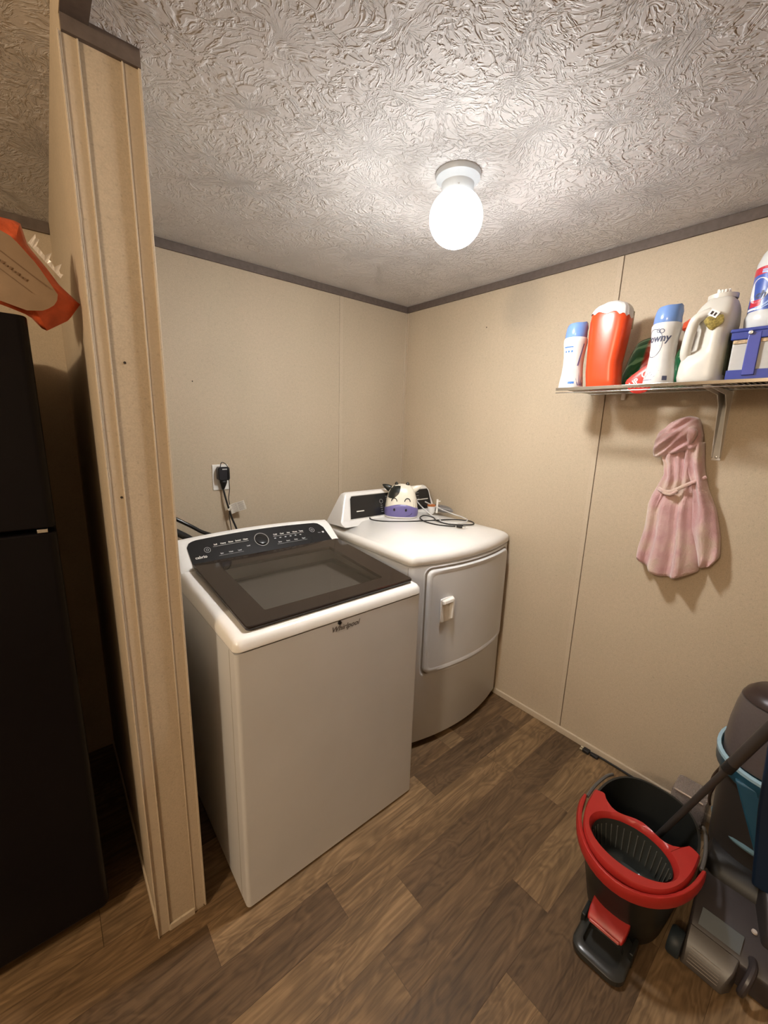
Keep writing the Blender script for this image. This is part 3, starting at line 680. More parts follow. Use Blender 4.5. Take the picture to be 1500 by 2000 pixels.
def nring(z, grow=0.0, n=36, e=2.6):
    a_, b_ = lerp_tab(HWt, z)+grow, lerp_tab(DPt, z)+grow; out = []
    for i in range(n):
        a = 2*pi*i/n; c, s_ = cos(a), sin(a)
        out.append((a_*math.copysign(abs(c)**(2/e), c), b_*math.copysign(abs(s_)**(2/e), s_), z))
    return out
def nf(x, z, off=0.001, e=2.6):     # front surface point (local)
    a_, b_ = lerp_tab(HWt, z), lerp_tab(DPt, z); k = max(0.0, 1-abs(min(0.999, abs(x)/a_))**e); return (x, -(b_*k**(1/e)+off), z)
def nadd(name, b, m, par=None, **kw): b.xf(FM); return b.build(name, m, par or t, **kw)
b = MB(); b.loft([nring(z) for z in (0.004, 0.02, 0.04, 0.06, 0.08, 0.10, 0.12, 0.135, 0.147, 0.156, 0.163, 0.168, 0.171, 0.1725)]); head = nadd('head', b, cream, ang=60)
b = MB(); b.loft([nring(z, 0.004) for z in (0.0, 0.008)]); nadd('base', b, mat('base_white', (0.7, 0.68, 0.66), 0.4))
# muzzle: slightly proud shell with an arched top edge
b = MB(); n = 36; rings = []
def mz_top(x): return 0.072-0.24*abs(x)**1.35*2.0*0.5*1.0-0.0
for fr_ in (0, 0.15, 0.35, 0.55, 0.75, 0.9, 1.0):
    ring = []
    for i in range(n):
        a = 2*pi*i/n; c, s_ = cos(a), sin(a); x0_ = 0.088*math.copysign(abs(c)**(2/2.6), c)
        zt_ = 0.074-3.2*x0_**2 if s_ < 0.2 else 0.045
        z = 0.008+(zt_-0.008)*fr_; g = 0.004 if fr_ < 1 else 0.0005
        A_, B_ = lerp_tab(HWt, z)+g, lerp_tab(DPt, z)+g
        ring.append((A_*math.copysign(abs(c)**(2/2.6), c), B_*math.copysign(abs(s_)**(2/2.6), s_), z))
    rings.append(ring)
b.loft(rings, cap1=False); mz = nadd('muzzle', b, purple, ang=60)
# face marks
b = MB(); fm = lambda x, z: nf(x, z, 0.0022)
for ex in (-0.038, 0.032):
    b = MB(); ring_on(b, fm, ex, 0.088, 0.0145, 0.0048, 16, sy=1.15, a0=0.0, a1=pi); nadd('eye', b, cowblack, head, smooth=False)
b = MB(); fm2 = lambda x, z: nf(x, z, 0.0062)
for ex in (-0.036, 0.026):
    b = MB(); disc_on(b, fm2, ex, 0.046, 0.0055, 16, sy=1.35); nadd('nostril', b, cowblack, mz, smooth=False)
b = MB(); ring_on(b, fm2, 0.028, 0.033, 0.030, 0.0026, 16, a0=pi*1.5, a1=pi*1.95, sy=0.6)
nadd('smile', b, cowblack, mz, smooth=False)
# black patch over one side
b = MB(); G = []
for j in range(13):
    row = []
    for i in range(13):
        x = -0.086+0.075*i/12; z = 0.098+0.074*j/12
        row.append((x, z))
    G.append(row)
poly = [(-0.0765, 0.112), (-0.066, 0.103), (-0.048, 0.103), (-0.030, 0.112), (-0.015, 0.128), (-0.008, 0.150), (-0.009, 0.1705), (-0.03, 0.1695), (-0.052, 0.1595), (-0.066, 0.142), (-0.0735, 0.125)]
fp = lambda x, z: nf(max(-lerp_tab(HWt, z)*0.998, x), z, 0.0015)
cpt = (-0.046, 0.132); prev = None
for k in range(6, 0, -1):
    cur = [b.bm.verts.new(fp(cpt[0]+(x-cpt[0])*k/6, cpt[1]+(z-cpt[1])*k/6)) for x, z in densify(poly, 3)]
    if prev:
        for i in range(len(cur)): j = (i+1) % len(cur); b.bm.faces.new((prev[i], prev[j], cur[j], cur[i]))
    prev = cur
b.bm.faces.new(prev); nadd('black_patch', b, cowblack, head)
for sx_, mm in ((-1, cowblack), (1, cream)):
    b = MB(); pts = [(0.045, 0.138), (0.068, 0.146), (0.090, 0.156), (0.108, 0.166)]; rr_ = [0.022, 0.022, 0.015, 0.002]
    rings = []
    for (x, z), r in zip(pts, rr_): rings.append([(sx_*x, r*0.7*cos(2*pi*i/14), z+r*sin(2*pi*i/14)) for i in range(14)])
    b.loft(rings); nadd('ear', b, mm, head, sub=1)
for sx_ in (-1, 1):
    b = MB(); b.lathe([(0.011, 0.0), (0.011, 0.010), (0.008, 0.019), (0.003, 0.024)], (sx_*0.030+0.0, -0.004, 0.160), 14); nadd('horn', b, mat('horn_dark', (0.02, 0.018, 0.012), 0.3), head)
b = MB()
for i in range(8):
    z = 0.050+i*0.0065; quad_on(b, lambda u, v: (lerp_tab(HWt, v)*0.94+0.0006, u, v) if False else nf(u, v, 0.0008), 0.064, 0.0775, z, z+0.0022)
nadd('vent_slots', b, mat('slot_brown', (0.08, 0.06, 0.04), 0.6), head, smooth=False)
cordm = black_rubber
b = MB(); zc_ = 1.0035
b.tube([(-0.36, -0.30, 1.012), (-0.48, -0.31, 1.006), (-0.545, -0.36, 1.003), (-0.53, -0.43, 1.002), (-0.44, -0.50, 1.002), (-0.36, -0.545, 1.003), (-0.27, -0.58, 1.003), (-0.17, -0.63, 1.004), (-0.115, -0.70, 1.001), (-0.17, -0.755, 1.002), (-0.27, -0.70, 1.004), (-0.29, -0.62, 1.008), (-0.25, -0.545, 1.010), (-0.27, -0.50, 1.014), (-0.32, -0.515, 1.010), (-0.345, -0.58, 1.005), (-0.335, -0.66, 1.003), (-0.305, -0.715, 1.004), (-0.29, -0.742, 1.006)], 0.0034, 8)
cord = b.build('power_cord', cordm, t)
b = MB(); b.box(-0.0085, 0.0085, -0.022, 0.010, -0.006, 0.006); pm = Matrix.Translation((-0.283, -0.756, 1.008)) @ Matrix.Rotation(radians(22), 4, 'Z')
b.xf(pm); pl = b.build('plug', cordm, cord, bevel=0.003); pl.matrix_parent_inverse = Matrix.Identity(4)
b = MB(); b.box(-0.006, -0.004, -0.036, -0.02, -0.003, 0.003); b.box(0.004, 0.006, -0.036, -0.02, -0.003, 0.003); b.xf(pm); b.build('prong', chrome, cord, smooth=False)

def clear_mat(name, tint, op=0.25, rough=0.15):
    m = bpy.data.materials.new(name); m.use_nodes = True; nt = m.node_tree; nt.nodes.remove(nt.nodes['Principled BSDF'])
    tr = N(nt, 'ShaderNodeBsdfTransparent'); tr.inputs[0].default_value = (1, 1, 1, 1)
    p = N(nt, 'ShaderNodeBsdfPrincipled'); p.inputs['Base Color'].default_value = (*tint, 1); p.inputs['Roughness'].default_value = rough
    ns = N(nt, 'ShaderNodeTexNoise', i_Scale=30.0); mr = N(nt, 'ShaderNodeMapRange', i_1=0.3, i_2=0.7, i_3=op*0.96, i_4=min(1, op*1.04))
    nt.links.new(ns.outputs['Fac'], mr.inputs[0])
    mx = N(nt, 'ShaderNodeMixShader'); nt.links.new(mr.outputs[0], mx.inputs[0]); nt.links.new(tr.outputs[0], mx.inputs[1]); nt.links.new(p.outputs[0], mx.inputs[2])
    nt.links.new(mx.outputs[0], nt.nodes['Material Output'].inputs[0]); return m
clearm = clear_mat('clear_tubing', (0.7, 0.7, 0.7), 0.5)
b = MB()
b.tube([(-0.29, -0.33, 1.135), (-0.25, -0.38, 1.10), (-0.235, -0.44, 1.05), (-0.215, -0.50, 1.012), (-0.24, -0.58, 1.008), (-0.27, -0.64, 1.006), (-0.22, -0.70, 1.005), (-0.13, -0.69, 1.005), (-0.085, -0.62, 1.005), (-0.09, -0.55, 1.012), (-0.16, -0.47, 1.05), (-0.20, -0.43, 1.075)], 0.0035, 8)
o = b.build('nebulizer_tubing', clearm); tag(o, 'thin clear plastic tubing looped beside the cow nebulizer', 'tubing')
t = thing('medicine_cup', (-0.175, -0.46, 1.005), 'small white nebulizer medicine cup with orange ring behind the tubing', 'medicine cup')
b = MB(); b.lathe([(0.012, 0), (0.020, 0.012), (0.022, 0.035), (0.024, 0.045)], (-0.175, -0.46, 1.006), 20); b.build('cup', mat('cup_white', (0.7, 0.7, 0.7), 0.3), t)
b = MB(); b.lathe([(0.022, 0.045), (0.024, 0.046), (0.023, 0.053), (0.02, 0.055)], (-0.175, -0.46, 1.006), 20); b.build('ring', mat('orange_ring', (0.35, 0.11, 0.03), 0.4), t)
b = MB(); b.tube([(-0.145, -0.475, 1.01), (-0.143, -0.475, 1.09)], 0.006, 10); b.tube([(-0.150, -0.475, 1.078), (-0.125, -0.48, 1.078)], 0.0035, 8); b.build('mouthpiece', white_plastic, t)
maskm = clear_mat('smoky_mask', (0.20, 0.19, 0.19), 0.78)
t2 = thing('face_mask', (-0.09, -0.44, 1.0), 'smoky grey plastic face mask on the dryer top near the right wall', 'mask')
b = MB(); poly = [(-0.10, 0.0), (-0.07, -0.03), (0, -0.038), (0.07, -0.025), (0.10, 0.02), (0.05, 0.036), (-0.05, 0.036)]
pillow(b, densify(poly, 3), (0, 0), 0.030, lambda u, v, h: (-0.085+v*0.9, -0.445-u*0.9, 1.02+h*0.9), back=0.5); b.build('shell', maskm, t2)
b = MB(); b.tube([(-0.10, -0.36, 1.03), (-0.14, -0.46, 1.045), (-0.09, -0.53, 1.03)], 0.002, 6); b.build('strap', mat('strap_grey', (0.3, 0.3, 0.3), 0.6), t2)
b = MB(); b.box(-0.262, -0.218, -0.383, -0.352, 1.006, 1.060)
o = b.build('medicine_box', mat('royal_blue', (0.03, 0.05, 0.38), 0.4), bevel=0.006); tag(o, 'small royal blue case just behind the cow nebulizer', 'box')
lint = mat('lint_grey', (0.42, 0.40, 0.38), 0.9)

# ---------------------------------------------------------------- outlet, adapter, cords behind the washer
t = thing('wall_outlet', (-1.21, 0, 1.225), 'white outlet plate on the back wall above the washer', 'outlet')
b = MB(); b.loft([[(x, 0, z) for x, z, _ in rr(-1.247, -1.171, 1.162, 1.288, 0.004, 3)], [(x, -0.004, z) for x, z, _ in rr(-1.247, -1.171, 1.162, 1.288, 0.004, 3)], [(x, -0.006, z) for x, z, _ in rr(-1.244, -1.174, 1.165, 1.285, 0.004, 3)]])
b.build('plate', white_plastic, t, smooth=False)
for z in (1.248, 1.202):
    b = MB(); b.loft([[(x, -0.006, zz) for x, zz, _ in rr(-1.226, -1.192, z-0.014, z+0.014, 0.008, 4)], [(x, -0.0075, zz) for x, zz, _ in rr(-1.225, -1.193, z-0.013, z+0.013, 0.008, 4)]], cap0=False); b.build('socket', white_plastic, t, smooth=False)
t = thing('power_adapter', (-1.205, -0.006, 1.25), 'square black power adapter plugged into the upper socket', 'power adapter')
b = MB(); b.loft([[(x, -0.008, z) for x, z, _ in rr(-1.229, -1.177, 1.215, 1.277, 0.008, 4)], [(x, -0.040, z) for x, z, _ in rr(-1.231, -1.175, 1.213, 1.279, 0.010, 4)], [(x, -0.046, z) for x, z, _ in rr(-1.227, -1.179, 1.217, 1.275, 0.010, 4)]])
bd = b.build('housing', mat('adapter_black', (0.016, 0.017, 0.022), 0.35), t)
b = MB(); b.box(-1.212, -1.190, -0.0468, -0.0460, 1.266, 1.271); b.build('label', grey_print, bd, smooth=False)
b = MB(); b.tube([(-1.219, -0.038, 1.275), (-1.214, -0.038, 1.298), (-1.202, -0.038, 1.300), (-1.188, -0.042, 1.285), (-1.184, -0.051, 1.262), (-1.186, -0.052, 1.22), (-1.182, -0.045, 1.17), (-1.187, -0.04, 1.12), (-1.182, -0.04, 1.08), (-1.19, -0.045, 1.04), (-1.186, -0.05, 0.98), (-1.186, -0.09, 0.80), (-1.19, -0.1, 0.4)], 0.0020, 6); b.build('cord', cordm, t)
t = thing('washer_power_cord', (-1.2, -0.03, 0.3), 'black washer cord with wedge plug in the lower socket, a white tag on it', 'power cord')
b = MB(); rings = []
for z, w_, d_ in ((1.214, 0.034, 0.030), (1.205, 0.036, 0.034), (1.190, 0.026, 0.030), (1.170, 0.014, 0.018), (1.165, 0.009, 0.010)):
    rings.append([(-1.203+w_/2*cos(2*pi*i/12), -0.008-d_/2-d_/2*sin(2*pi*i/12), z) for i in range(12)])
b.loft(rings); b.build('plug', cordm, t)
b = MB(); b.tube([(-1.203, -0.018, 1.168), (-1.197, -0.03, 1.12), (-1.187, -0.035, 1.07), (-1.175, -0.04, 1.02), (-1.160, -0.05, 0.97), (-1.13, -0.08, 0.85), (-1.13, -0.1, 0.4), (-1.14, -0.12, 0.2)], 0.0048, 8); b.build('cord', cordm, t)
b = MB(); tm = Matrix.Translation((-1.140, -0.050, 1.080)) @ Matrix.Rotation(radians(-16), 4, 'Y')
quad_on(b, lambda u, v: tm @ Vector((u, -0.006*sin(u*60), v)), -0.045, 0.030, -0.024, 0.024, 8, 2)
b.tube([(-1.193, -0.045, 1.065), (-1.18, -0.049, 1.075)], 0.006, 6)
tagm = mat('paper_tag', (0.62, 0.58, 0.50), 0.7)
tg = b.build('paper_tag', tagm, t, smooth=False); sm = tg.modifiers.new('s', 'SOLIDIFY'); sm.thickness = 0.0006
b = MB()
for i in range(7):
    for s0, s1 in ((-0.036+0.002*(i % 3), -0.008), (-0.004, 0.024-0.003*(i % 2))):
        quad_on(b, lambda u, v: tm @ Vector((u, -0.0012-0.006*sin(u*60), v)), s0, s1, -0.019+i*0.006, -0.0172+i*0.006, 4, 1)
b.build('fine_print', mat('tag_ink', (0.25, 0.2, 0.18), 0.7), tg, smooth=False)

t = thing('drain_hose', (-1.45, -0.1, 0.4), 'thick black drain hose behind the washer left corner', 'hose')
b = MB(); b.tube([(-1.60, -0.035, 1.03), (-1.50, -0.04, 1.02), (-1.43, -0.06, 0.985), (-1.37, -0.12, 0.93), (-1.34, -0.2, 0.80), (-1.34, -0.25, 0.4)], 0.016, 14); b.build('hose', black_rubber, t)
t = thing('supply_hose', (-1.4, -0.1, 0.4), 'thin shiny black supply hose above the drain hose', 'hose')
b = MB(); b.tube([(-1.60, -0.06, 1.13), (-1.50, -0.06, 1.092), (-1.42, -0.07, 1.043), (-1.35, -0.10, 0.995), (-1.27, -0.16, 0.93), (-1.25, -0.22, 0.7), (-1.25, -0.25, 0.4)], 0.0085, 12); b.build('hose', mat('hose_black', (0.01, 0.01, 0.011), 0.2), t)

# ---------------------------------------------------------------- fridge
FX1, FX0, FYF = -1.868, -2.70, -0.80
t = thing('refrigerator', (-2.28, -0.4, 0), 'tall black refrigerator in the alcove left of the partition', 'refrigerator')
b = MB(); b.box(FX0, FX1, -0.74, -0.06, 0.03, 1.70); b.build('cabinet', fridge_black, t, bevel=0.006)
b = MB(); b.box(FX0+0.01, FX1-0.01, -0.735, -0.70, 0.0, 0.06); b.build('base_grille', black_plastic, t, bevel=0.003)
b = MB(); b.loft([rr(FX0, FX1, FYF-0.015, -0.745, 0.02, 5, z) for z in (0.065, 1.225)]); b.build('lower_door', fridge_black, t, bevel=0.004)
b = MB(); b.loft([rr(FX0, FX1, FYF-0.015, -0.745, 0.02, 5, z) for z in (1.237, 1.712)]); b.build('freezer_door', fridge_black, t, bevel=0.004)
b = MB(); b.box(-1.905, -1.885, -0.817, -0.75, 1.2265, 1.2355); b.build('hinge', chrome, t, bevel=0.001)
b = MB(); b.box(FX0+0.05, FX0+0.09, -0.85, -0.815, 0.55, 1.15); b.build('lower_handle', black_plastic, t, bevel=0.01)
b = MB(); b.box(FX0+0.05, FX0+0.09, -0.85, -0.815, 1.30, 1.60); b.build('freezer_handle', black_plastic, t, bevel=0.01)

orange = mat('orange_wrapper', (0.58, 0.10, 0.035), 0.32, noise=0.25, nscale=25, bump=0.6, bscale=30, bdist=0.008)
t = thing('snack_bag', (-1.86, -0.74, 1.72), 'crumpled orange plastic snack bag leaning on top of the refrigerator', 'bag')
b = MB(); poly = [(-1.764, 1.765), (-1.79, 1.725), (-1.838, 1.692), (-1.862, 1.722), (-1.90, 1.735), (-1.96, 1.75), (-2.02, 1.80), (-2.02, 1.885), (-1.95, 1.915), (-1.856, 1.915), (-1.848, 1.87), (-1.822, 1.835), (-1.80, 1.80)]
pillow(b, resample(poly, 60), (-1.885, 1.81), 0.045, lambda u, v, h: (u, -0.755-h*0.9, v), amp=0.12, k=8, seed=3); bg_ = b.build('wrapper', orange, t)
b = MB()
rt = random.Random(5); A2 = []; B2 = []
for i in range(17):
    u = -1.846+0.050*i/16; v = 1.872-0.060*i/16; hh = rt.choice([0.002, 0.004, 0.012, 0.003, 0.016])
    A2.append((u-0.002, -0.785, v-0.004)); B2.append((u+hh*0.8, -0.787-0.003*rt.random(), v+hh))
for i in range(16): b.loft([[A2[i], A2[i+1], B2[i+1], B2[i]], [(x, y+0.001, z) for x, y, z in (A2[i], A2[i+1], B2[i+1], B2[i])]])
b.build('torn_edge', clear_mat('foil_clear', (0.75, 0.7, 0.65), 0.6, 0.08), t, smooth=False)
t = thing('paper_sleeve', (-1.88, -0.83, 1.80), 'flat tan paper sleeve lying against the orange bag', 'paper sleeve')
b = MB(); tanp = mat('tan_paper', (0.27, 0.185, 0.115), 0.7, noise=0.08, nscale=30)
poly = [(-1.808, 1.768), (-1.812, 1.748), (-1.835, 1.729), (-1.866, 1.724), (-1.93, 1.742), (-2.02, 1.80), (-2.02, 1.87), (-1.935, 1.885), (-1.90, 1.878), (-1.873, 1.866), (-1.838, 1.822)]
pillow(b, [(u, v) for u, v in resample(poly, 44)], (-1.91, 1.80), 0.006, lambda u, v, h: (u, -0.806-h+0.10*(u+1.9)*(0 if u < -1.9 else 0.0), v), k=4); slv = b.build('sleeve', tanp, t)
b = MB(); inkm = mat('faint_ink', (0.17, 0.10, 0.055), 0.8)
SM = Matrix.Translation((-1.885, -0.8135, 1.80)) @ Matrix.Rotation(radians(38), 4, 'Y')
quad_on(b, lambda u, v: SM @ Vector((u, 0, v)), -0.06, 0.06, 0.018, 0.0195); quad_on(b, lambda u, v: SM @ Vector((u, 0, v)), -0.04, 0.05, -0.012, -0.0108)
for i in range(9): quad_on(b, lambda u, v: SM @ Vector((u, 0, v)), -0.03+i*0.007, -0.026+i*0.007, 0.0, 0.006-(i % 2)*0.002)
b.build('printing', inkm, slv, smooth=False)

# ---------------------------------------------------------------- wire shelf
SZ = 1.662
t = thing('wire_shelf', (-0.15, -1.8, SZ), 'narrow wire wall shelf holding laundry supplies on the right wall', 'shelf')
SY0, SY1 = -2.45, -1.206
b = MB(); b.box(-0.305, -0.299, SY0, SY1, SZ-0.010, SZ+0.001); b.tube([(-0.302, SY0, SZ-0.018), (-0.302, SY1, SZ-0.018)], 0.0022, 6, smooth=False); b.build('front_rail', chrome, t, bevel=0.001)
b = MB(); b.tube([(-0.006, SY0, SZ-0.003), (-0.006, SY1, SZ-0.003)], 0.003, 8, smooth=False); b.tube([(-0.155, SY0, SZ-0.005), (-0.155, SY1, SZ-0.005)], 0.003, 8, smooth=False); b.build('long_rod', shelf_metal, t)
b = MB(); y = SY1-0.004
while y > SY0: b.tube([(-0.300, y, SZ-0.0015), (-0.004, y, SZ-0.0015)], 0.0015, 6, smooth=False); y -= 0.0135
tag(b.build('cross_wires', shelf_metal, t), kind=None)
b = MB(); b.box(-0.012, 0, SY1-0.145, SY1-0.130, SZ-0.03, SZ-0.004); b.build('wall_clip', white_plastic, t, bevel=0.002)
t = thing('shelf_bracket', (0, -1.68, SZ), 'white metal shelf bracket under the wire shelf right of the pink robe', 'bracket')
brm = mat('bracket_white', (0.62, 0.60, 0.57), 0.4, noise=0.08, nscale=30)
BY = -1.684
b = MB(); b.box(-0.003, 0, BY-0.013, BY+0.013, 1.412, SZ-0.008); b.build('wall_plate', brm, t, bevel=0.001)
b = MB(); b.box(-0.296, 0, BY-0.010, BY+0.010, SZ-0.0135, SZ-0.0105); b.build('arm', brm, t, bevel=0.001)
for dy in (-0.011, 0.011):
    b = MB(); pr = [(-0.003, 1.42), (-0.018, 1.425), (-0.060, 1.600), (-0.10, 1.635), (-0.27, 1.644), (-0.27, SZ-0.012), (-0.003, SZ-0.012)]
    b.loft([[(x, BY+dy-0.0012, z) for x, z in pr], [(x, BY+dy+0.0012, z) for x, z in pr]]); b.build('gusset', brm, t, smooth=False)
for z in (1.424, 1.628):
    b = MB(); b.lathe([(0.0, 0.004), (0.004, 0.003), (0.005, 0)], n=10, cap0=False); b.xf(Matrix.Translation((-0.003, BY, z)) @ Matrix.Rotation(-pi/2, 4, 'Y')); b.build('screw', steel_dull, t)

# ---------------------------------------------------------------- bottles on the shelf
capblue = mat('cap_blue', (0.15, 0.26, 0.55), 0.22, coat=0.3); btlwhite = mat('bottle_white', (0.60, 0.59, 0.575), 0.32, noise=0.02)
ink = mat('label_ink', (0.06, 0.07, 0.12), 0.5); inkb = mat('label_blue', (0.05, 0.16, 0.45), 0.5); inkp = mat('label_purple', (0.10, 0.08, 0.20), 0.5)
BP = [(0.0, 0.0), (0.042, 0.0), (0.0445, 0.006), (0.0425, 0.03), (0.0385, 0.06), (0.0365, 0.09), (0.0370, 0.12), (0.0395, 0.15), (0.0425, 0.172), (0.0425, 0.184), (0.039, 0.190), (0.037, 0.192)]
BR = [(z, r) for r, z in BP[2:]]
def scent_bottle(x, y, z, facing, label, front):
    t = thing('scent_booster_bottle', (x, y, z), label, 'bottle', None)
    b = MB(); b.lathe(BP, (x, y, z), 40, sy=1.0, cap0=False); bd = b.build('bottle_body', btlwhite, t)
    b = MB(); rings = []
    for k, (zz, r) in enumerate([(0.190, 0.0385), (0.193, 0.0395), (0.21, 0.0385), (0.225, 0.0365), (0.237, 0.0335), (0.243, 0.029), (0.238, 0.010)]):
        ring = []
        for i in range(36):
            a = 2*pi*i/36; d = cos(a-facing-pi*0.5)   # lip rises to one side
            dz = (0.006*max(0, d)**4 - 0.002*max(0, -d))*(k >= 4); rr_ = r*(1+0.10*max(0, d)**4*(k >= 3))
            ring.append((x+rr_*cos(a), y+rr_*sin(a), z+zz+dz))
        rings.append(ring)
    b.loft(rings, cap0=True); b.build('cap', capblue, t, ang=60)
    def fn(u, v, off=0.0006):
        r = lerp_tab(BR, v)+off; a = facing+u/0.042; return (x+r*cos(a), y+r*sin(a), z+v)
    if front:
        b = MB(); ring_on(b, fn, -0.036, 0.128, 0.030, 0.0014, 36, sy=1.45)
        put_text(b, 'Downy', 0.032, lambda u, v: fn(-0.032+u, 0.142+v), 0.0009, 0.15)
        ring_on(b, fn, -0.012, 0.163, 0.006, 0.002, 16, sx=1.2); ring_on(b, fn, -0.022, 0.165, 0.005, 0.0018, 16)
        b.build('lettering', ink, bd, smooth=False)
        b = MB(); put_text(b, 'LIGHT', 0.015, lambda u, v: fn(-0.030+u, 0.114+v), 0.0003); quad_on(b, fn, -0.045, -0.014, 0.100, 0.1015, 6)
        for i, s_ in enumerate(['ocean', 'mist']): put_text(b, s_, 0.009, lambda u, v: fn(-0.032+u, 0.088-i*0.012+v))
        b.build('small_print', mat('print_grey', (0.10, 0.10, 0.14), 0.5), bd, smooth=False)
        b = MB()
        for i, (du, l) in enumerate(((-0.03, 0.035), (-0.022, 0.042), (-0.014, 0.03), (-0.036, 0.025), (-0.006, 0.02))):
            poly_on(b, fn, [(du-0.02, 0.012), (du-0.014, 0.012), (du+0.012, 0.012+l), (du-0.008, 0.012+l*0.6)])
        b.build('lavender_print', inkp, bd, smooth=False)
        b = MB(); quad_on(b, fn, 0.008, 0.022, 0.010, 0.024, 4, 2); b.build('stamp', ink, bd, smooth=False)
    else:
        b = MB()
        quad_on(b, fn, -0.045, -0.006, 0.152, 0.1565, 8); quad_on(b, fn, -0.045, -0.006, 0.164, 0.1648, 8)
        for i in range(3): disc_on(b, fn, -0.036+i*0.013, 0.138, 0.004)
        quad_on(b, fn, -0.012, 0.010, 0.018, 0.026, 5); put_text(b, '36', 0.012, lambda u, v: fn(-0.005+u, 0.020+v)); b.build('blue_print', inkb, bd, smooth=False)
        b = MB()
        for i in range(4): quad_on(b, fn, -0.045, -0.018+0.006*(i % 2), 0.118-i*0.008, 0.1188-i*0.008, 5)
        for i in range(3): quad_on(b, fn, -0.046, -0.022, 0.078-i*0.012, 0.079-i*0.012, 4)
        for i in range(11): quad_on(b, fn, -0.014, 0.006, 0.046+i*0.0034, 0.0478+i*0.0034, 4)
        b.build('small_print', mat('print_grey'), bd, smooth=False)
        b = MB()
        for u0, l in ((0.028, 0.05), (0.034, 0.035), (0.022, 0.03), (0.04, 0.04)): poly_on(b, fn, [(u0, 0.012), (u0+0.005, 0.012), (u0+0.006-(0.034-u0)*1.2, 0.012+l)])
        poly_on(b, fn, [(0.016, 0.085), (0.022, 0.085), (0.036, 0.165), (0.032, 0.165)])
        b.build('lavender_print', inkp, bd, smooth=False)
    return t
fac = lambda x, y: math.atan2(-2.0538-y, -1.8785-x)
scent_bottle(-0.228, -1.225, SZ+0.0005, fac(-0.228, -1.225), 'white bottle with blue cap and barcode at the far end of the wire shelf', False)
scent_bottle(-0.252, -1.538, SZ+0.0005, fac(-0.252, -1.538), 'white bottle with blue cap and Downy lettering in front of the green pouch'.replace('Downy', 'dark script'), True)

# red-orange detergent tub seen from its side
redm = mat('red_orange_plastic', (0.62, 0.060, 0.014), 0.28, noise=0.04)
t = thing('detergent_container', (-0.195, -1.335, SZ), 'tall red-orange plastic detergent container with peeling white top label', 'detergent container')
b = MB(); rows = []
tabL = [(0, -1.277), (0.06, -1.268), (0.13, -1.265), (0.20, -1.262), (0.25, -1.262), (0.28, -1.272), (0.295, -1.290), (0.302, -1.315)]
tabR = [(0, -1.392), (0.06, -1.386), (0.09, -1.384), (0.14, -1.390), (0.20, -1.397), (0.25, -1.399), (0.28, -1.392), (0.295, -1.375), (0.302, -1.350)]
tabL = [(a, q-0.006) for a, q in tabL]; tabR = [(a, q-0.006) for a, q in tabR]
for z in [0.0, 0.006, 0.03, 0.06, 0.09, 0.12, 0.15, 0.18, 0.21, 0.24, 0.26, 0.275, 0.285, 0.293, 0.299, 0.302]:
    yl, yr = lerp_tab(tabL, z), lerp_tab(tabR, z); k = 1 if z > 0 else 0.94
    k2 = 1 if z < 0.26 else math.sqrt(max(0.05, 1-((z-0.26)/0.045)**2))
    ring = []
    for i in range(32):
        a = 2*pi*i/32; c, s_ = cos(a), sin(a); e = 3.2
        yy = (yl+yr)/2+(yl-yr)/2*k*math.copysign(abs(c)**(2/e), c); xx = -0.200-0.012+0.012+0.046*k*k2*math.copysign(abs(s_)**(2/e), s_)
        ring.append((xx, yy, SZ+0.0005+z))
    rows.append(ring)
b.loft(rows); body = b.build('container_body', redm, t, ang=70)
b = MB(); rows = []
for z, g in ((0.258, 0.0018), (0.275, 0.0026), (0.285, 0.003), (0.293, 0.0035), (0.299, 0.004), (0.304, 0.004), (0.3055, 0.0)):
    zz = min(z, 0.302); yl, yr = lerp_tab(tabL, zz), lerp_tab(tabR, zz); k2 = math.sqrt(max(0.05, 1-((zz-0.26)/0.045)**2)) if zz > 0.26 else 1
    ring = []
    for i in range(64):
        a = 2*pi*i/64; c, s_ = cos(a), sin(a); e = 3.2
        w_ = 0.010*abs(sin(a*6)) if z == 0.258 else 0
        if z == 0.258 and c < 0: w_ -= 0.02*abs(c)
        gg = g+0.0008*sin(a*17)
        yy = (yl+yr)/2+((yl-yr)/2+gg)*math.copysign(abs(c)**(2/e), c); xx = -0.200+(0.046*k2+gg)*math.copysign(abs(s_)**(2/e), s_)
        ring.append((xx, yy, SZ+z+w_+0.0005))
    rows.append(ring)
b.loft(rows, cap0=False); b.build('top_label', mat('crumpled_white_label', (0.70, 0.68, 0.67), 0.35, bump=0.5, bscale=90, bdist=0.003), body, ang=60)
b = MB(); b.lathe([(0.0, 0.0), (0.010, 0.0), (0.012, 0.003)], n=20, cap0=False)
b = MB(); cxl = [( -0.155, -1.400+0.0), ]
quad_on(b, lambda u, v: (-0.155+u, -1.3985+0.010*(v < 0.2)+0.0, SZ+v), -0.005, -0.028, 0.21, 0.27, 2, 2)
b.build('side_label', mat('picture_label', (0.35, 0.30, 0.16), 0.4, noise=0.5, nscale=90), body, smooth=False)

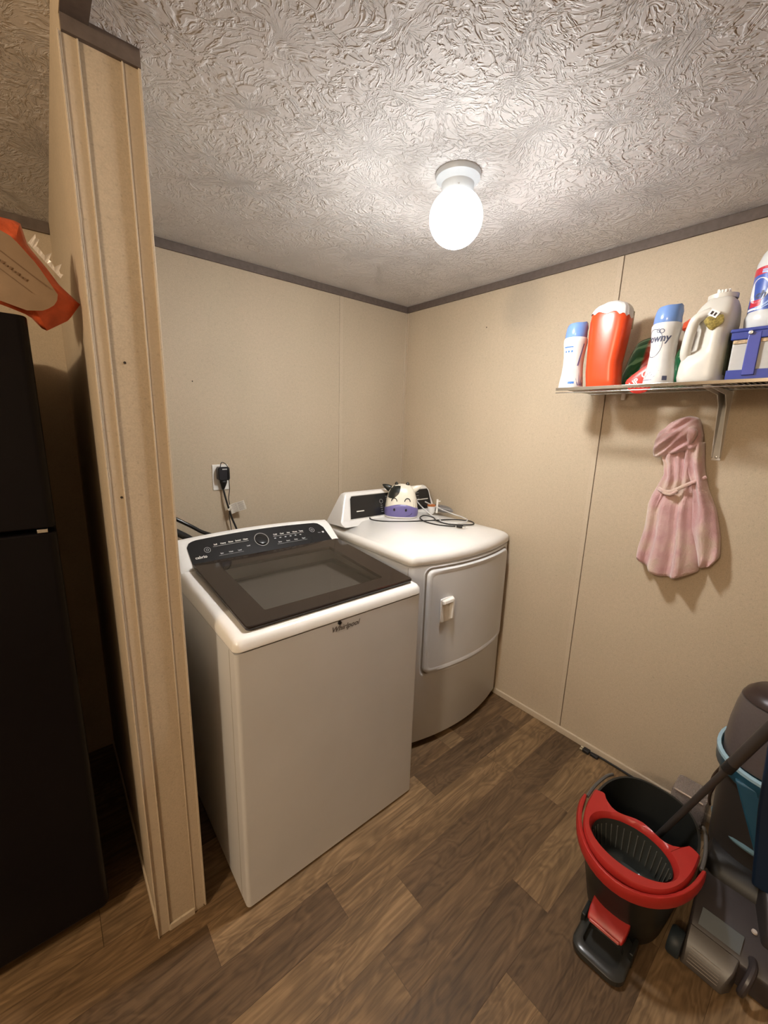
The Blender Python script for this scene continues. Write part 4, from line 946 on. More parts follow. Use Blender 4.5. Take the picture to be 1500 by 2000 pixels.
# green pouch leaning behind the bottles
def pouch_mat():
    m = bpy.data.materials.new('green_pouch'); m.use_nodes = True; nt = m.node_tree; L = nt.links; b = nt.nodes['Principled BSDF']; b.inputs['Roughness'].default_value = 0.25
    tc = N(nt, 'ShaderNodeTexCoord'); n = N(nt, 'ShaderNodeTexNoise', i_Scale=38.0, i_Detail=2.0); L.new(tc.outputs['Object'], n.inputs['Vector'])
    sp = N(nt, 'ShaderNodeSeparateXYZ'); L.new(tc.outputs['Object'], sp.inputs[0])
    mr = N(nt, 'ShaderNodeMapRange', i_1=-1.425, i_2=-1.435, i_3=0.0, i_4=1.0); L.new(sp.outputs[1], mr.inputs[0])
    mz_ = N(nt, 'ShaderNodeMapRange', i_1=1.722, i_2=1.732, i_3=0.0, i_4=1.0); L.new(sp.outputs[2], mz_.inputs[0])
    mu = N(nt, 'ShaderNodeMath', operation='MULTIPLY'); L.new(mr.outputs[0], mu.inputs[0]); L.new(mz_.outputs[0], mu.inputs[1])
    r1 = ramp(nt, [(0.4, (0.30, 0.03, 0.02)), (0.55, (0.42, 0.10, 0.06)), (0.62, (0.5, 0.35, 0.3))]); L.new(n.outputs['Fac'], r1.inputs[0])
    wv = N(nt, 'ShaderNodeTexWave', i_Scale=14.0, i_Distortion=3.0); L.new(tc.outputs['Object'], wv.inputs['Vector'])
    r2_ = ramp(nt, [(0.75, (0.01, 0.09, 0.035)), (0.95, (0.12, 0.30, 0.16))]); L.new(wv.outputs['Fac'], r2_.inputs[0])
    mx = N(nt, 'ShaderNodeMixRGB'); L.new(mu.outputs[0], mx.inputs[0]); L.new(r2_.outputs[0], mx.inputs[1]); L.new(r1.outputs[0], mx.inputs[2]); L.new(mx.outputs[0], b.inputs['Base Color'])
    return m
b = MB(); poly = [(-1.360, 1.672), (-1.362, 1.74), (-1.378, 1.825), (-1.402, 1.852), (-1.45, 1.858), (-1.50, 1.85), (-1.52, 1.78), (-1.525, 1.70), (-1.50, 1.668), (-1.43, 1.666)]
pillow(b, densify(poly, 3), (-1.44, 1.76), 0.028, lambda u, v, h: (-0.115+0.35*(v-1.66)-h, u, v), k=6, amp=0.05)
o = b.build('detergent_pouch', pouch_mat()); tag(o, 'shiny green pouch with reddish picture between the red-orange container and a white bottle', 'pouch')
# round red packet poking between the wires
t = thing('round_packet', (-0.17, -1.47, 1.66), 'red and clear round packet wedged at the foot of the green pouch', 'packet')
b = MB(); poly = [(-1.420, 1.690), (-1.424, 1.664), (-1.442, 1.645), (-1.468, 1.640), (-1.494, 1.650), (-1.503, 1.672), (-1.503, 1.735), (-1.482, 1.738)]
pillow(b, densify(poly, 3), (-1.464, 1.682), 0.0065, lambda u, v, h: (-0.20-h, u, v), k=4)
pk = b.build('wrapper', mat('red_packet', (0.60, 0.05, 0.035), 0.3, noise=0.12, nscale=60), t)
b = MB(); PM = lambda u, v: (-0.2075, -1.462-(u*0.78-v*0.62), 1.688+(u*0.62+v*0.78))
put_text(b, 'UP', 0.026, lambda u, v: PM(u-0.018, v), 0.0008); ring_on(b, PM, 0.026, 0.002, 0.011, 0.004, 18); b.build('lettering', light_print, pk, smooth=False)
# dark green bottle with red cap at the back
t = thing('green_bottle', (-0.10, -1.575, SZ), 'dark green bottle with red cap tucked behind the white jug', 'bottle')
b = MB(); gm = mat('green_plastic', (0.012, 0.10, 0.04), 0.25)
b.lathe([(0.0, 0.0), (0.048, 0.0), (0.05, 0.01), (0.05, 0.10), (0.046, 0.125), (0.030, 0.15), (0.026, 0.155)], (-0.070, -1.572, SZ+0.0005), 32, sx=0.8, cap0=False); gb = b.build('bottle_body', gm, t)
b = MB(); b.lathe([(0.026, 0.155), (0.030, 0.158), (0.034, 0.195), (0.0, 0.197)], (-0.070, -1.572, SZ+0.0005), 28, cap1=False); b.build('collar', mat('smoky_brown', (0.10, 0.07, 0.06), 0.3), t)
b = MB(); b.lathe([(0.034, 0.196), (0.042, 0.202), (0.040, 0.222), (0.028, 0.232), (0.0, 0.234)], (-0.070, -1.572, SZ+0.0005), 28, cap1=False); b.build('cap', mat('red_cap', (0.62, 0.08, 0.03), 0.35), t)
b = MB(); poly_on(b, lambda u, v: (-0.145, u, v), [(-1.553, 1.762), (-1.575, 1.785), (-1.600, 1.80), (-1.600, 1.76), (-1.58, 1.757)])
b.xf(Matrix.Identity(4)); lf = b.build('leaf_label', mat('light_green_label', (0.12, 0.42, 0.18), 0.4), gb, smooth=False); sm = lf.modifiers.new('s', 'SOLIDIFY'); sm.thickness = 0.001

# white jug with handle
jugm = mat('jug_white', (0.60, 0.575, 0.52), 0.3, noise=0.03)
t = thing('laundry_jug', (-0.2, -1.65, SZ), 'white plastic laundry jug with handle and lint stuck below its spout', 'jug')
JL = [(0, -1.590), (0.015, -1.585), (0.06, -1.5875), (0.12, -1.595), (0.18, -1.602), (0.21, -1.608), (0.235, -1.620), (0.25, -1.635)]
JR = [(0, -1.704), (0.015, -1.706), (0.08, -1.708), (0.13, -1.708), (0.18, -1.712), (0.22, -1.710), (0.24, -1.704), (0.25, -1.694)]
b = MB(); rows = []
for z in [0, 0.006, 0.02, 0.05, 0.08, 0.09, 0.105, 0.12, 0.14, 0.16, 0.175, 0.185, 0.20, 0.215, 0.23, 0.242, 0.25]:
    yl, yr = lerp_tab(JL, z), lerp_tab(JR, z); k = 0.93 if z == 0 else 1
    hx = lerp_tab([(0, 0.078), (0.18, 0.078), (0.22, 0.06), (0.25, 0.036)], z)
    ring = []
    for i in range(40):
        a = 2*pi*i/40; c, s_ = cos(a), sin(a); e = 3.4
        yy = (yl+yr)/2+(yl-yr)/2*k*math.copysign(abs(c)**(2/e), c); xx = -0.205+hx*k*math.copysign(abs(s_)**(2/e), s_)
        # the hand opening: body pulled in behind the handle on the front left
        w_ = max(0.0, 1-abs(z-0.135)/0.058)
        if s_ < 0.2 and w_ > 0:
            q = min(1.0, w_*2.2); d = min(1.0, max(0.0, (yy-(-1.668))/0.045)); xx += q*d*0.060*(1 if s_ < 0 else 1-s_/0.2)
        ring.append((xx, yy, SZ+0.0005+z))
    rows.append(ring)
b.loft(rows); jb = b.build('jug_body', jugm, t, ang=70)
b = MB(); b.tube([(-0.262, -1.655, SZ+0.205), (-0.272, -1.624, SZ+0.190), (-0.268, -1.612, SZ+0.16), (-0.266, -1.607, SZ+0.12), (-0.262, -1.606, SZ+0.085), (-0.25, -1.615, SZ+0.065)], 0.0145, 14); b.build('handle', jugm, t)
b = MB(); b.lathe([(0.036, 0.248), (0.038, 0.250), (0.038, 0.262), (0.034, 0.263), (0.033, 0.255), (0.0, 0.252)], (-0.205, -1.664, SZ), 32, cap0=False, cap1=False); b.build('neck', jugm, t)
b = MB(); b.lathe([(0.0, 0.254), (0.022, 0.254), (0.022, 0.262), (0.012, 0.264)], (-0.205, -1.664, SZ), 24, cap0=False, cap1=False)
for i in range(7):
    a = pi*0.6+pi*1.1*i/6; x, y = -0.205+0.014*cos(a), -1.664+0.014*sin(a); b.box(x-0.003, x+0.003, y-0.003, y+0.003, SZ+0.26, SZ+0.276+0.005*(i in (0, 6)))
b.build('spout', white_plastic, t, bevel=0.001)
b = MB(); q = lambda u, v: (-0.2868-0.004*abs(sin(u*140)), -1.667-u, 1.846+v)
poly = [(-0.022, 0.002), (-0.014, -0.014), (0.0, -0.027), (0.012, -0.020), (0.026, -0.008), (0.022, 0.014), (0.002, 0.010), (-0.012, 0.014)]
pillow(b, densify(poly, 4), (0.0, -0.004), 0.005, lambda u, v, h: (-0.2838-h, -1.667-u, 1.838+v), amp=0.3, k=4, back=0.2)
b.build('lint_patch', mat('olive_lint', (0.25, 0.19, 0.05), 0.9, noise=0.5, nscale=160, bump=1.0, bscale=200), jb)
b = MB(); JM = lambda u, v: (-0.2895, -1.667-(u*0.8+v*0.5), 1.857+(v*0.8-u*0.5))
quad_on(b, JM, -0.013, 0.014, -0.009, 0.010); b.build('sticker', mat('sticker_white', (0.75, 0.73, 0.7), 0.5), jb, smooth=False)
b = MB(); JM2 = lambda u, v: (-0.2900, -1.667-(u*0.8+v*0.5), 1.857+(v*0.8-u*0.5))
quad_on(b, JM2, -0.008, -0.001, -0.005, 0.005); quad_on(b, JM2, 0.003, 0.009, -0.005, 0.005); b.build('sticker_marks', dark, jb, smooth=False)
b = MB(); quad_on(b, lambda u, v: (u, -1.7092-0.0006, SZ+v), -0.265, -0.15, 0.02, 0.14); b.build('side_label', mat('jug_label_dark', (0.10, 0.10, 0.05), 0.4, noise=0.6, nscale=70), jb, smooth=False)

# blue-framed box and the bleach jug on it
BX0, BX1, BY0, BY1, BZ1 = -0.292, -0.04, -2.06, -1.722, 1.803
t = thing('storage_box', ((BX0+BX1)/2, (BY0+BY1)/2, SZ), 'grey latched box with blue lid and straps at the right of the shelf', 'storage box')
greyp = mat('box_grey', (0.45, 0.45, 0.44), 0.45); blu = mat('box_blue', (0.030, 0.050, 0.27), 0.35, noise=0.06)
b = MB(); b.box(BX0+0.004, BX1, BY0, BY1-0.004, SZ+0.0005, BZ1-0.028); bb = b.build('box_body', greyp, t, bevel=0.004)
b = MB(); b.box(BX0-0.003, BX1, BY0, BY1+0.001, BZ1-0.030, BZ1-0.002); b.box(BX0-0.006, BX1, BY0, BY1+0.004, BZ1-0.010, BZ1); ld = b.build('lid', blu, t, bevel=0.003)
b = MB(); b.box(BX0+0.001, BX1, BY0, BY1-0.001, SZ+0.0005, SZ+0.028); b.build('bottom_band', blu, t, bevel=0.002)
for y in (-1.773, -1.95):
    b = MB(); b.box(BX0-0.004, BX0+0.003, y-0.016, y+0.013, SZ+0.012, BZ1-0.012); b.build('latch', mat('latch_blue', (0.055, 0.07, 0.33), 0.35), t, bevel=0.002)
b = MB(); b.lathe([(0.0, 0.006), (0.005, 0.005), (0.006, 0)], n=12, cap0=False); b.xf(Matrix.Translation((BX0-0.005, -1.765, BZ1-0.014)) @ Matrix.Rotation(-pi/2, 4, 'Y')); b.build('rivet', steel_dull, ld)
b = MB(); b.box(BX0+0.0005, BX0+0.004, BY0, BY1-0.006, BZ1-0.040, BZ1-0.031); b.build('seal_strip', mat('rust_cream', (0.45, 0.33, 0.2), 0.6, noise=0.5, nscale=120), t, smooth=False)

JX, JY = -0.175, -1.800
t = thing('bleach_jug', (JX, JY, BZ1), 'large white jug with blue and red label standing on the blue-lidded box', 'jug')
JT = [(0, 0.066), (0.01, 0.074), (0.04, 0.076), (0.05, 0.072), (0.10, 0.071), (0.17, 0.070), (0.185, 0.070), (0.21, 0.062), (0.24, 0.044), (0.265, 0.026), (0.29, 0.022)]
def jring(z, g=0.0, n=40, e=2.8):
    r = lerp_tab(JT, z)+g; return [(JX+1.15*r*math.copysign(abs(sin(2*pi*i/n))**(2/e), sin(2*pi*i/n)), JY-r*1.0*math.copysign(abs(cos(2*pi*i/n))**(2/e), cos(2*pi*i/n)), BZ1+0.0005+z) for i in range(n)]
b = MB(); b.loft([jring(z) for z, _ in JT]); ib = b.build('jug_body', mat('jug_clearwhite', (0.62, 0.63, 0.63), 0.25), t, ang=60)
b = MB(); b.lathe([(0.026, 0.285), (0.028, 0.287), (0.027, 0.315), (0.0, 0.317)], (JX, JY, BZ1), 28, cap1=False); b.build('cap', mat('cap_white', (0.7, 0.7, 0.7), 0.3), t)
b = MB(); b.loft([jring(z, 0.0006) for z in (0.052, 0.10, 0.14, 0.168)], cap0=False, cap1=False); lb = b.build('label', mat('label_field_blue', (0.05, 0.10, 0.40), 0.3, noise=0.25, nscale=20), ib, ang=60)
def jf(u, v, off=0.0012):
    a0 = math.atan2(-2.05-JY, -1.88-JX)+0.62 - 1.2
    a = a0+u/0.075; e = 2.8; r = lerp_tab(JT, v); c, s_ = cos(a), sin(a)
    k = ((abs(c)/1.15)**e+abs(s_)**e)**(-1/e); return (JX+(r*k+off)*c, JY+(r*k+off)*s_, BZ1+0.0005+v)
b = MB(); quad_on(b, jf, -0.09, 0.16, 0.150, 0.170, 30); quad_on(b, jf, -0.03, 0.0, 0.064, 0.082, 8); b.build('red_band', mat('label_red', (0.50, 0.03, 0.05), 0.35), lb, smooth=False)
b = MB(); disc_on(b, lambda u, v: jf(u, v, 0.0016), -0.012, 0.108, 0.026, 24, sy=1.3); quad_on(b, lambda u, v: jf(u, v, 0.0016), -0.035, 0.004, 0.055, 0.061, 6); b.build('white_badge', mat('label_white', (0.72, 0.72, 0.74), 0.4), lb, smooth=False)
b = MB(); ring_on(b, lambda u, v: jf(u, v, 0.0016), -0.010, 0.108, 0.038, 0.004, 28, sy=1.25, a0=-pi/2, a1=pi/2); ring_on(b, lambda u, v: jf(u, v, 0.0016), -0.010, 0.108, 0.046, 0.003, 28, sy=1.15, a0=-pi/2, a1=pi/2); b.build('swirl', mat('pale_blue', (0.30, 0.42, 0.70), 0.35), lb, smooth=False)
b = MB(); put_text(b, 'ch', 0.026, lambda u, v: jf(-0.004+u, 0.094+v, 0.0022), 0.0006, 0.2); b.build('lettering', ink, lb, smooth=False)

# ---------------------------------------------------------------- pink robe
pink = bpy.data.materials.new('pink_fleece'); pink.use_nodes = True
def pink_nodes():
    nt = pink.node_tree; L = nt.links; b = nt.nodes['Principled BSDF']; b.inputs['Roughness'].default_value = 0.95; b.inputs['Sheen Weight'].default_value = 0.6; b.inputs['Specular IOR Level'].default_value = 0.1
    tc = N(nt, 'ShaderNodeTexCoord'); n = N(nt, 'ShaderNodeTexNoise', i_Scale=11.0, i_Detail=4.0); L.new(tc.outputs['Object'], n.inputs['Vector'])
    r = ramp(nt, [(0.38, (0.50, 0.295, 0.30)), (0.52, (0.56, 0.365, 0.355)), (0.64, (0.57, 0.43, 0.36))]); L.new(n.outputs['Fac'], r.inputs[0]); L.new(r.outputs[0], b.inputs['Base Color'])
    n1 = N(nt, 'ShaderNodeTexNoise', i_Scale=34.0, i_Detail=3.0); n2 = N(nt, 'ShaderNodeTexNoise', i_Scale=220.0, i_Detail=3.0)
    for q in (n1, n2): L.new(tc.outputs['Object'], q.inputs['Vector'])
    a = N(nt, 'ShaderNodeMath', operation='MULTIPLY_ADD'); a.inputs[1].default_value = 0.4; L.new(n2.outputs['Fac'], a.inputs[0]); L.new(n1.outputs['Fac'], a.inputs[2])
    bp = N(nt, 'ShaderNodeBump', i_Strength=0.8, i_Distance=0.006); L.new(a.outputs[0], bp.inputs['Height']); L.new(bp.outputs[0], b.inputs['Normal'])
pink_nodes()
t = thing('robe', (-0.05, -1.6, 1.57), "child's pink fleece hooded robe hanging on the right wall below the shelf", 'robe')
def panel(name, zt, zb, tabL, tabR, xb, th, folds, par=t, rows=30, n=40, mt=pink, th_tab=None):
    b = MB(); rings = []
    for j in range(rows+1):
        f = j/rows; ring = []
        zmid = zt+(zb(0.5)-zt)*f
        yl, yr = lerp_tab(tabL, -zmid), lerp_tab(tabR, -zmid)
        tk = th*(lerp_tab(th_tab, f) if th_tab else 1)
        for i in range(n):
            a = 2*pi*i/n; c, s_ = cos(a), sin(a); s01 = (1-c)/2
            y = yl+(yr-yl)*s01; z = zt+(zb(s01)-zt)*f
            if s_ > 0: x = xb-tk*(s_**0.55)*(1+folds(s01, f))
            else: x = xb+0.012*(abs(s_)**0.5)
            ring.append((x, y, z))
        rings.append(ring)
    b.loft(rings); return b.build(name, mt, par, ang=180)
tabL = [(-1.47, -1.540), (-1.415, -1.520), (-1.382, -1.535), (-1.336, -1.543), (-1.297, -1.529), (-1.247, -1.514), (-1.20, -1.505), (-1.10, -1.508), (-1.0, -1.496)]
tabR = [(-1.47, -1.64), (-1.42, -1.645), (-1.36, -1.645), (-1.331, -1.648), (-1.288, -1.655), (-1.22, -1.662), (-1.117, -1.682), (-1.0, -1.703)]
zb_body = lambda s: 1.008-0.055*sin(pi*min(1, s*0.9+0.05))+0.01*(1-s)
bodyfold = lambda s, f: (0.26*sin(s*17+f*1.5)*(0.35+f)+0.12*sin(s*31+2+f*3)) if f > 0.38 else (0.22*sin(s*26+1)+0.10*sin(s*9))*(1-abs(f-0.2)*1.5)
panel('body', 1.465, zb_body, tabL, tabR, -0.022, 0.052, bodyfold, th_tab=[(0, 0.8), (0.25, 0.85), (0.36, 0.62), (0.45, 0.85), (1, 1.05)], rows=44, n=64)
sL = [(-1.47, -1.600), (-1.40, -1.602), (-1.33, -1.634), (-1.289, -1.646), (-1.152, -1.660), (-1.03, -1.700)]
sR = [(-1.475, -1.648), (-1.39, -1.661), (-1.351, -1.670), (-1.302, -1.687), (-1.232, -1.720), (-1.134, -1.747), (-1.058, -1.757), (-1.03, -1.742)]
panel('sleeve', 1.476, lambda s: 1.040-0.012*sin(pi*s), sL, sR, -0.026, 0.046, lambda s, f: 0.22*sin(s*9+f*5)+0.08*sin(f*20), rows=34, n=40)
panel('sleeve', 1.30, lambda s: 1.015, [(-1.30, -1.535), (-1.20, -1.508), (-1.10, -1.503), (-1.0, -1.492)], [(-1.30, -1.57), (-1.20, -1.55), (-1.0, -1.545)], -0.020, 0.030, lambda s, f: 0.25*sin(s*12+f*3), rows=20, n=28)
b = MB(); poly = [(-1.618, 1.562), (-1.592, 1.567), (-1.572, 1.563), (-1.544, 1.549), (-1.522, 1.525), (-1.500, 1.501), (-1.495, 1.458), (-1.497, 1.415), (-1.527, 1.413), (-1.563, 1.425), (-1.591, 1.432), (-1.612, 1.440), (-1.640, 1.452), (-1.645, 1.493), (-1.630, 1.545)]
def hood3(u, v, h):
    w_ = 0.011*sin((v-1.40)*95+(u+1.55)*55)+0.007*sin((v+u)*170)
    k = 1 if h > 0 else 0.2
    return (-0.040-h*1.05-(w_*min(1, abs(h)/0.03)*k), u, v)
pillow(b, densify(poly, 5), (-1.57, 1.485), 0.052, hood3, k=12, back=0.35); b.build('hood', pink, t, ang=180)
b = MB(); poly = [(-1.603, 1.525), (-1.620, 1.528), (-1.634, 1.512), (-1.630, 1.485), (-1.618, 1.462), (-1.605, 1.488)]
pillow(b, densify(poly, 4), (-1.617, 1.50), 0.024, lambda u, v, h: (-0.078-h, u, v), k=6); b.build('ear_tip', pink, t, ang=180)
b = MB(); b.tube([(-0.050, -1.537, 1.293), (-0.072, -1.56, 1.287), (-0.078, -1.585, 1.290), (-0.080, -1.606, 1.303), (-0.080, -1.622, 1.315), (-0.070, -1.648, 1.334), (-0.045, -1.674, 1.352)], 0.0068, 8)
b.tube([(-0.080, -1.560, 1.283), (-0.082, -1.585, 1.280), (-0.084, -1.606, 1.298)], 0.005, 8); b.build('belt', pink, t)
b = MB(); b.tube([(-0.001, -1.612, 1.552), (-0.03, -1.612, 1.545), (-0.034, -1.612, 1.552)], 0.004, 8); o = b.build('coat_hook', steel_dull); tag(o, 'small metal wall hook holding up the pink robe', 'hook')

# ---------------------------------------------------------------- mop bucket
t = thing('mop_bucket', (-0.535, -1.785, 0), 'black spin mop bucket with a red wringer ring and foot pedal', 'mop bucket')
bk = mat('bucket_black', (0.012, 0.013, 0.012), 0.42); red = mat('bucket_red', (0.37, 0.022, 0.018), 0.35)
BCX, BCY = -0.535, -1.785
BRot = Matrix.Translation((BCX, BCY, 0)) @ Matrix.Rotation(radians(3), 4, 'Z')
def ov(a_, b_, z, n=56, e=2.5, dx=0): return [(dx+a_*math.copysign(abs(cos(2*pi*i/n))**(2/e), cos(2*pi*i/n)), b_*math.copysign(abs(sin(2*pi*i/n))**(2/e), sin(2*pi*i/n)), z) for i in range(n)]
b = MB(); b.loft([ov(0.155, 0.100, 0.0), ov(0.165, 0.108, 0.01), ov(0.19, 0.125, 0.12), ov(0.215, 0.143, 0.262), ov(0.219, 0.147, 0.268), ov(0.212, 0.140, 0.268), ov(0.185, 0.120, 0.12), ov(0.158, 0.10, 0.015)])
b.xf(BRot); shell = b.build('bucket_shell', bk, t, ang=50)
# red deck over the near half with the wringer opening
n = 56; HX = -0.098
def half_outline(g=0.0):
    P = []
    for i in range(41):
        a = pi/2+pi*i/40; c, s_ = cos(a), sin(a); e = 2.5
        P.append(((0.222+g)*math.copysign(abs(c)**(2/e), c)+0.020*(1-abs(c)), (0.150+g)*math.copysign(abs(s_)**(2/e), s_)))
    return P
out_ = half_outline()
inner_edge = [(0.006-0.026*sin(min(pi/2, abs(v_)*pi/0.16))**2+0.050*(abs(v_)/0.125)**5, v_) for v_ in [-0.125+0.25*i/14 for i in range(15)]]
outline = out_+inner_edge
ol = resample(outline, 96)
hole = []
for x, y in ol:
    a = math.atan2(y, x-HX); hole.append((HX+0.083*cos(a), 0.112*sin(a)))
b = MB()
b.loft([[(x, y, 0.258) for x, y in ol], [(x, y, 0.280) for x, y in ol], [(HX+(x-HX)*0.97, y*0.97, 0.286) for x, y in ol],
        [(HX+(x-HX)*1.08, y*1.07, 0.283) for x, y in hole], [(x, y, 0.272) for x, y in hole], [(HX+(x-HX)*0.97, y*0.97, 0.255) for x, y in hole]], cap0=False, cap1=False)
b.xf(BRot); b.build('wringer_rim', red, t, ang=40)
b = MB(); rings = []
for k, z in ((0.97, 0.268), (0.93, 0.22), (0.86, 0.17), (0.70, 0.145), (0.30, 0.138)): rings.append([(HX+0.081*k*cos(2*pi*i/48), 0.110*k*sin(2*pi*i/48), z) for i in range(48)])
b.loft(rings, cap0=False); b.lathe([(0.028, 0.138), (0.022, 0.160), (0.010, 0.168), (0.0, 0.169)], (HX, 0, 0), 20, cap0=False, cap1=False)
b.xf(BRot); b.build('wringer_basket', mat('basket_dark', (0.035, 0.037, 0.033), 0.3), t, ang=50)
b = MB()
for i in range(34):
    a = 2*pi*i/34; b.tube([(HX+0.081*0.95*cos(a), 0.110*0.95*sin(a), 0.250), (HX+0.081*0.85*cos(a), 0.110*0.85*sin(a), 0.175)], 0.0018, 5, smooth=False)
b.xf(BRot); b.build('basket_ribs', mat('basket_rib', (0.10, 0.10, 0.09), 0.2), t)
# handle: red grip round the front, grey arms
b = MB(); P = []
for i in range(25):
    a = pi*0.52+pi*0.96*i/24; P.append((0.238*cos(a)*1.02+0.0, 0.166*sin(a), 0.268+0.0))
rings = []
for j, (x, y, z) in enumerate(P):
    a = math.atan2(y/0.166, x/0.238); nx_, ny_ = cos(a), sin(a); k = 1 if 0 < j < 24 else 0.6
    rings.append([(x+nx_*0.007*k, y+ny_*0.007*k, z-0.026*k), (x+nx_*0.010*k, y+ny_*0.010*k, z+0.0), (x+nx_*0.004, y+ny_*0.004, z+0.012*k), (x-nx_*0.006*k, y-ny_*0.006*k, z+0.008*k), (x-nx_*0.007*k, y-ny_*0.007*k, z-0.022*k)])
b.loft(rings); b.xf(BRot); hd = b.build('handle', red, t, bevel=0.002)
gy = mat('arm_grey', (0.085, 0.08, 0.075), 0.4)
for sg in (-1, 1):
    b = MB(); b.tube([(-0.015, sg*0.160, 0.268), (0.05, sg*0.158, 0.270), (0.12, sg*0.147, 0.270), (0.16, sg*0.136, 0.262)], 0.0055, 8); b.xf(BRot); b.build('handle_arm', gy, t)
b = MB(); b.lathe([(0.0, 0.010), (0.007, 0.009), (0.008, 0.0)], n=14, cap0=False); b.xf(BRot @ Matrix.Translation((-0.155, -0.058, 0.115)) @ Matrix.Rotation(-pi/2, 4, 'Y')); b.build('pedal_pin', mat('pin_pale', (0.5, 0.45, 0.42), 0.4), t)
# foot pedal
b = MB(); R0 = rr(-0.300, -0.150, -0.070, 0.070, 0.035, 6)
b.loft([[(x, y, 0.006) for x, y, _ in R0], [(x, y, 0.022) for x, y, _ in R0], [(-0.225+(x+0.225)*0.9, y*0.9, 0.028) for x, y, _ in R0], [(-0.232+(x+0.225)*0.55, y*0.68, 0.028) for x, y, _ in R0], [(-0.232+(x+0.225)*0.53, y*0.66, 0.0075) for x, y, _ in R0]])
b.xf(BRot); b.build('foot_plate', mat('plate_black', (0.03, 0.03, 0.028), 0.25), t, ang=50)
b = MB(); b.loft([[(-0.228, -0.042, 0.062), (-0.228, 0.052, 0.062), (-0.222, 0.054, 0.074), (-0.222, -0.044, 0.074)], [(-0.205, -0.046, 0.058), (-0.205, 0.054, 0.058), (-0.200, 0.056, 0.086), (-0.200, -0.046, 0.086)], [(-0.150, -0.048, 0.075), (-0.150, 0.056, 0.075), (-0.150, 0.056, 0.110), (-0.150, -0.048, 0.110)]])
b.xf(BRot); pd = b.build('pedal', red, t, bevel=0.004)
b = MB(); b.box(-0.2315, -0.227, -0.036, 0.046, 0.063, 0.073); b.xf(BRot); b.build('pedal_pad', mat('pedal_pink', (0.60, 0.16, 0.15), 0.4), pd, bevel=0.002)
b = MB(); b.box(-0.215, -0.16, -0.072, -0.060, 0.0, 0.05); b.xf(BRot); b.build('pedal_bracket', bk, t, bevel=0.003)
b = MB(); b.box(-0.215, -0.16, 0.060, 0.072, 0.0, 0.05); b.xf(BRot); b.build('pedal_bracket', bk, t, bevel=0.003)

t = thing('mop', (-0.39, -1.80, 0.1), 'dark grey telescoping mop handle leaning out of the bucket', 'mop')
hm = mat('mop_grey', (0.042, 0.036, 0.034), 0.4)
A_ = Vector((-0.400, -1.790, 0.10)); B_ = Vector((-0.455, -2.045, 0.86)); dd = (B_-A_)
b = MB(); b.tube([A_, A_+dd*0.62], 0.0095, 14, smooth=False); b.build('lower_pole', hm, t)
b = MB(); b.tube([A_+dd*0.58, A_+dd*0.62], 0.0155, 16, smooth=False); b.build('collar', black_plastic, t)
b = MB(); b.tube([A_+dd*0.61, A_+dd*1.75], 0.0150, 16, smooth=False); b.build('upper_pole', hm, t)
b = MB()
hc = A_
rings = []
for k, (r, z) in enumerate(((0.02, 0.06), (0.07, 0.045), (0.09, 0.03), (0.085, 0.018))): rings.append([(hc.x+0.055+r*cos(2*pi*i/24)*(1+0.1*sin(i*2.3)), hc.y+r*sin(2*pi*i/24), z+0.003) for i in range(24)])
b.loft(rings); b.build('mop_head', mat('mop_dark', (0.03, 0.03, 0.03), 0.9), t)

# ---------------------------------------------------------------- carpet cleaner at the right edge
teal = mat('teal_plastic', (0.018, 0.075, 0.125), 0.3); dgrey = mat('dark_grey_plastic', (0.028, 0.024, 0.022), 0.4); navy = mat('navy_plastic', (0.006, 0.018, 0.045), 0.45)
tankm = clear_mat('smoky_tank', (0.12, 0.10, 0.098), 0.78, 0.3)
CX, CY = -0.22, -2.045
t = thing('carpet_cleaner', (-0.3, -2.06, 0), 'upright teal carpet cleaner with smoky tank by the right wall behind the bucket', 'carpet cleaner')
def el(a_, b_, z, cx_=CX, cy_=CY, n=40, e=2.3, sl=0.0): return [(cx_+a_*math.copysign(abs(cos(2*pi*i/n))**(2/e), cos(2*pi*i/n)), cy_+b_*math.copysign(abs(sin(2*pi*i/n))**(2/e), sin(2*pi*i/n)), z+sl*cos(2*pi*i/n)) for i in range(n)]
b = MB(); b.loft([el(0.118, 0.146, 0.50), el(0.120, 0.149, 0.54), el(0.115, 0.146, 0.60), el(0.106, 0.139, 0.66), el(0.098, 0.132, 0.70)]); tk = b.build('water_tank', tankm, t, ang=60)
b = MB(); b.loft([el(0.112, 0.140, 0.505), el(0.114, 0.143, 0.54), el(0.111, 0.141, 0.575)]); b.build('dirty_water', mat('brown_water', (0.10, 0.075, 0.07), 0.3), tk, ang=60)
b = MB(); b.loft([el(0.097, 0.131, 0.702), el(0.092, 0.124, 0.716), el(0.075, 0.105, 0.735), el(0.04, 0.06, 0.745)]); b.box(CX-0.07, CX+0.05, CY-0.016, CY+0.03, 0.735, 0.757); b.build('tank_cap', mat('cap_maroon', (0.035, 0.022, 0.020), 0.3), t, bevel=0.003, ang=60)
b = MB(); b.lathe([(0.0, 0.0), (0.012, 0.0), (0.013, 0.012), (0.0, 0.014)], (CX-0.070, CY+0.03, 0.735), 16, cap0=False, cap1=False); b.build('yellow_button', mat('pale_yellow', (0.72, 0.55, 0.25), 0.5), t)
b = MB(); b.loft([el(0.122, 0.146, 0.455, sl=0.02), el(0.134, 0.160, 0.47, sl=0.02), el(0.136, 0.163, 0.515, sl=0.02), el(0.130, 0.156, 0.519, sl=0.02), el(0.126, 0.152, 0.50, sl=0.02)]); rg_ = b.build('teal_collar', teal, t, ang=50)
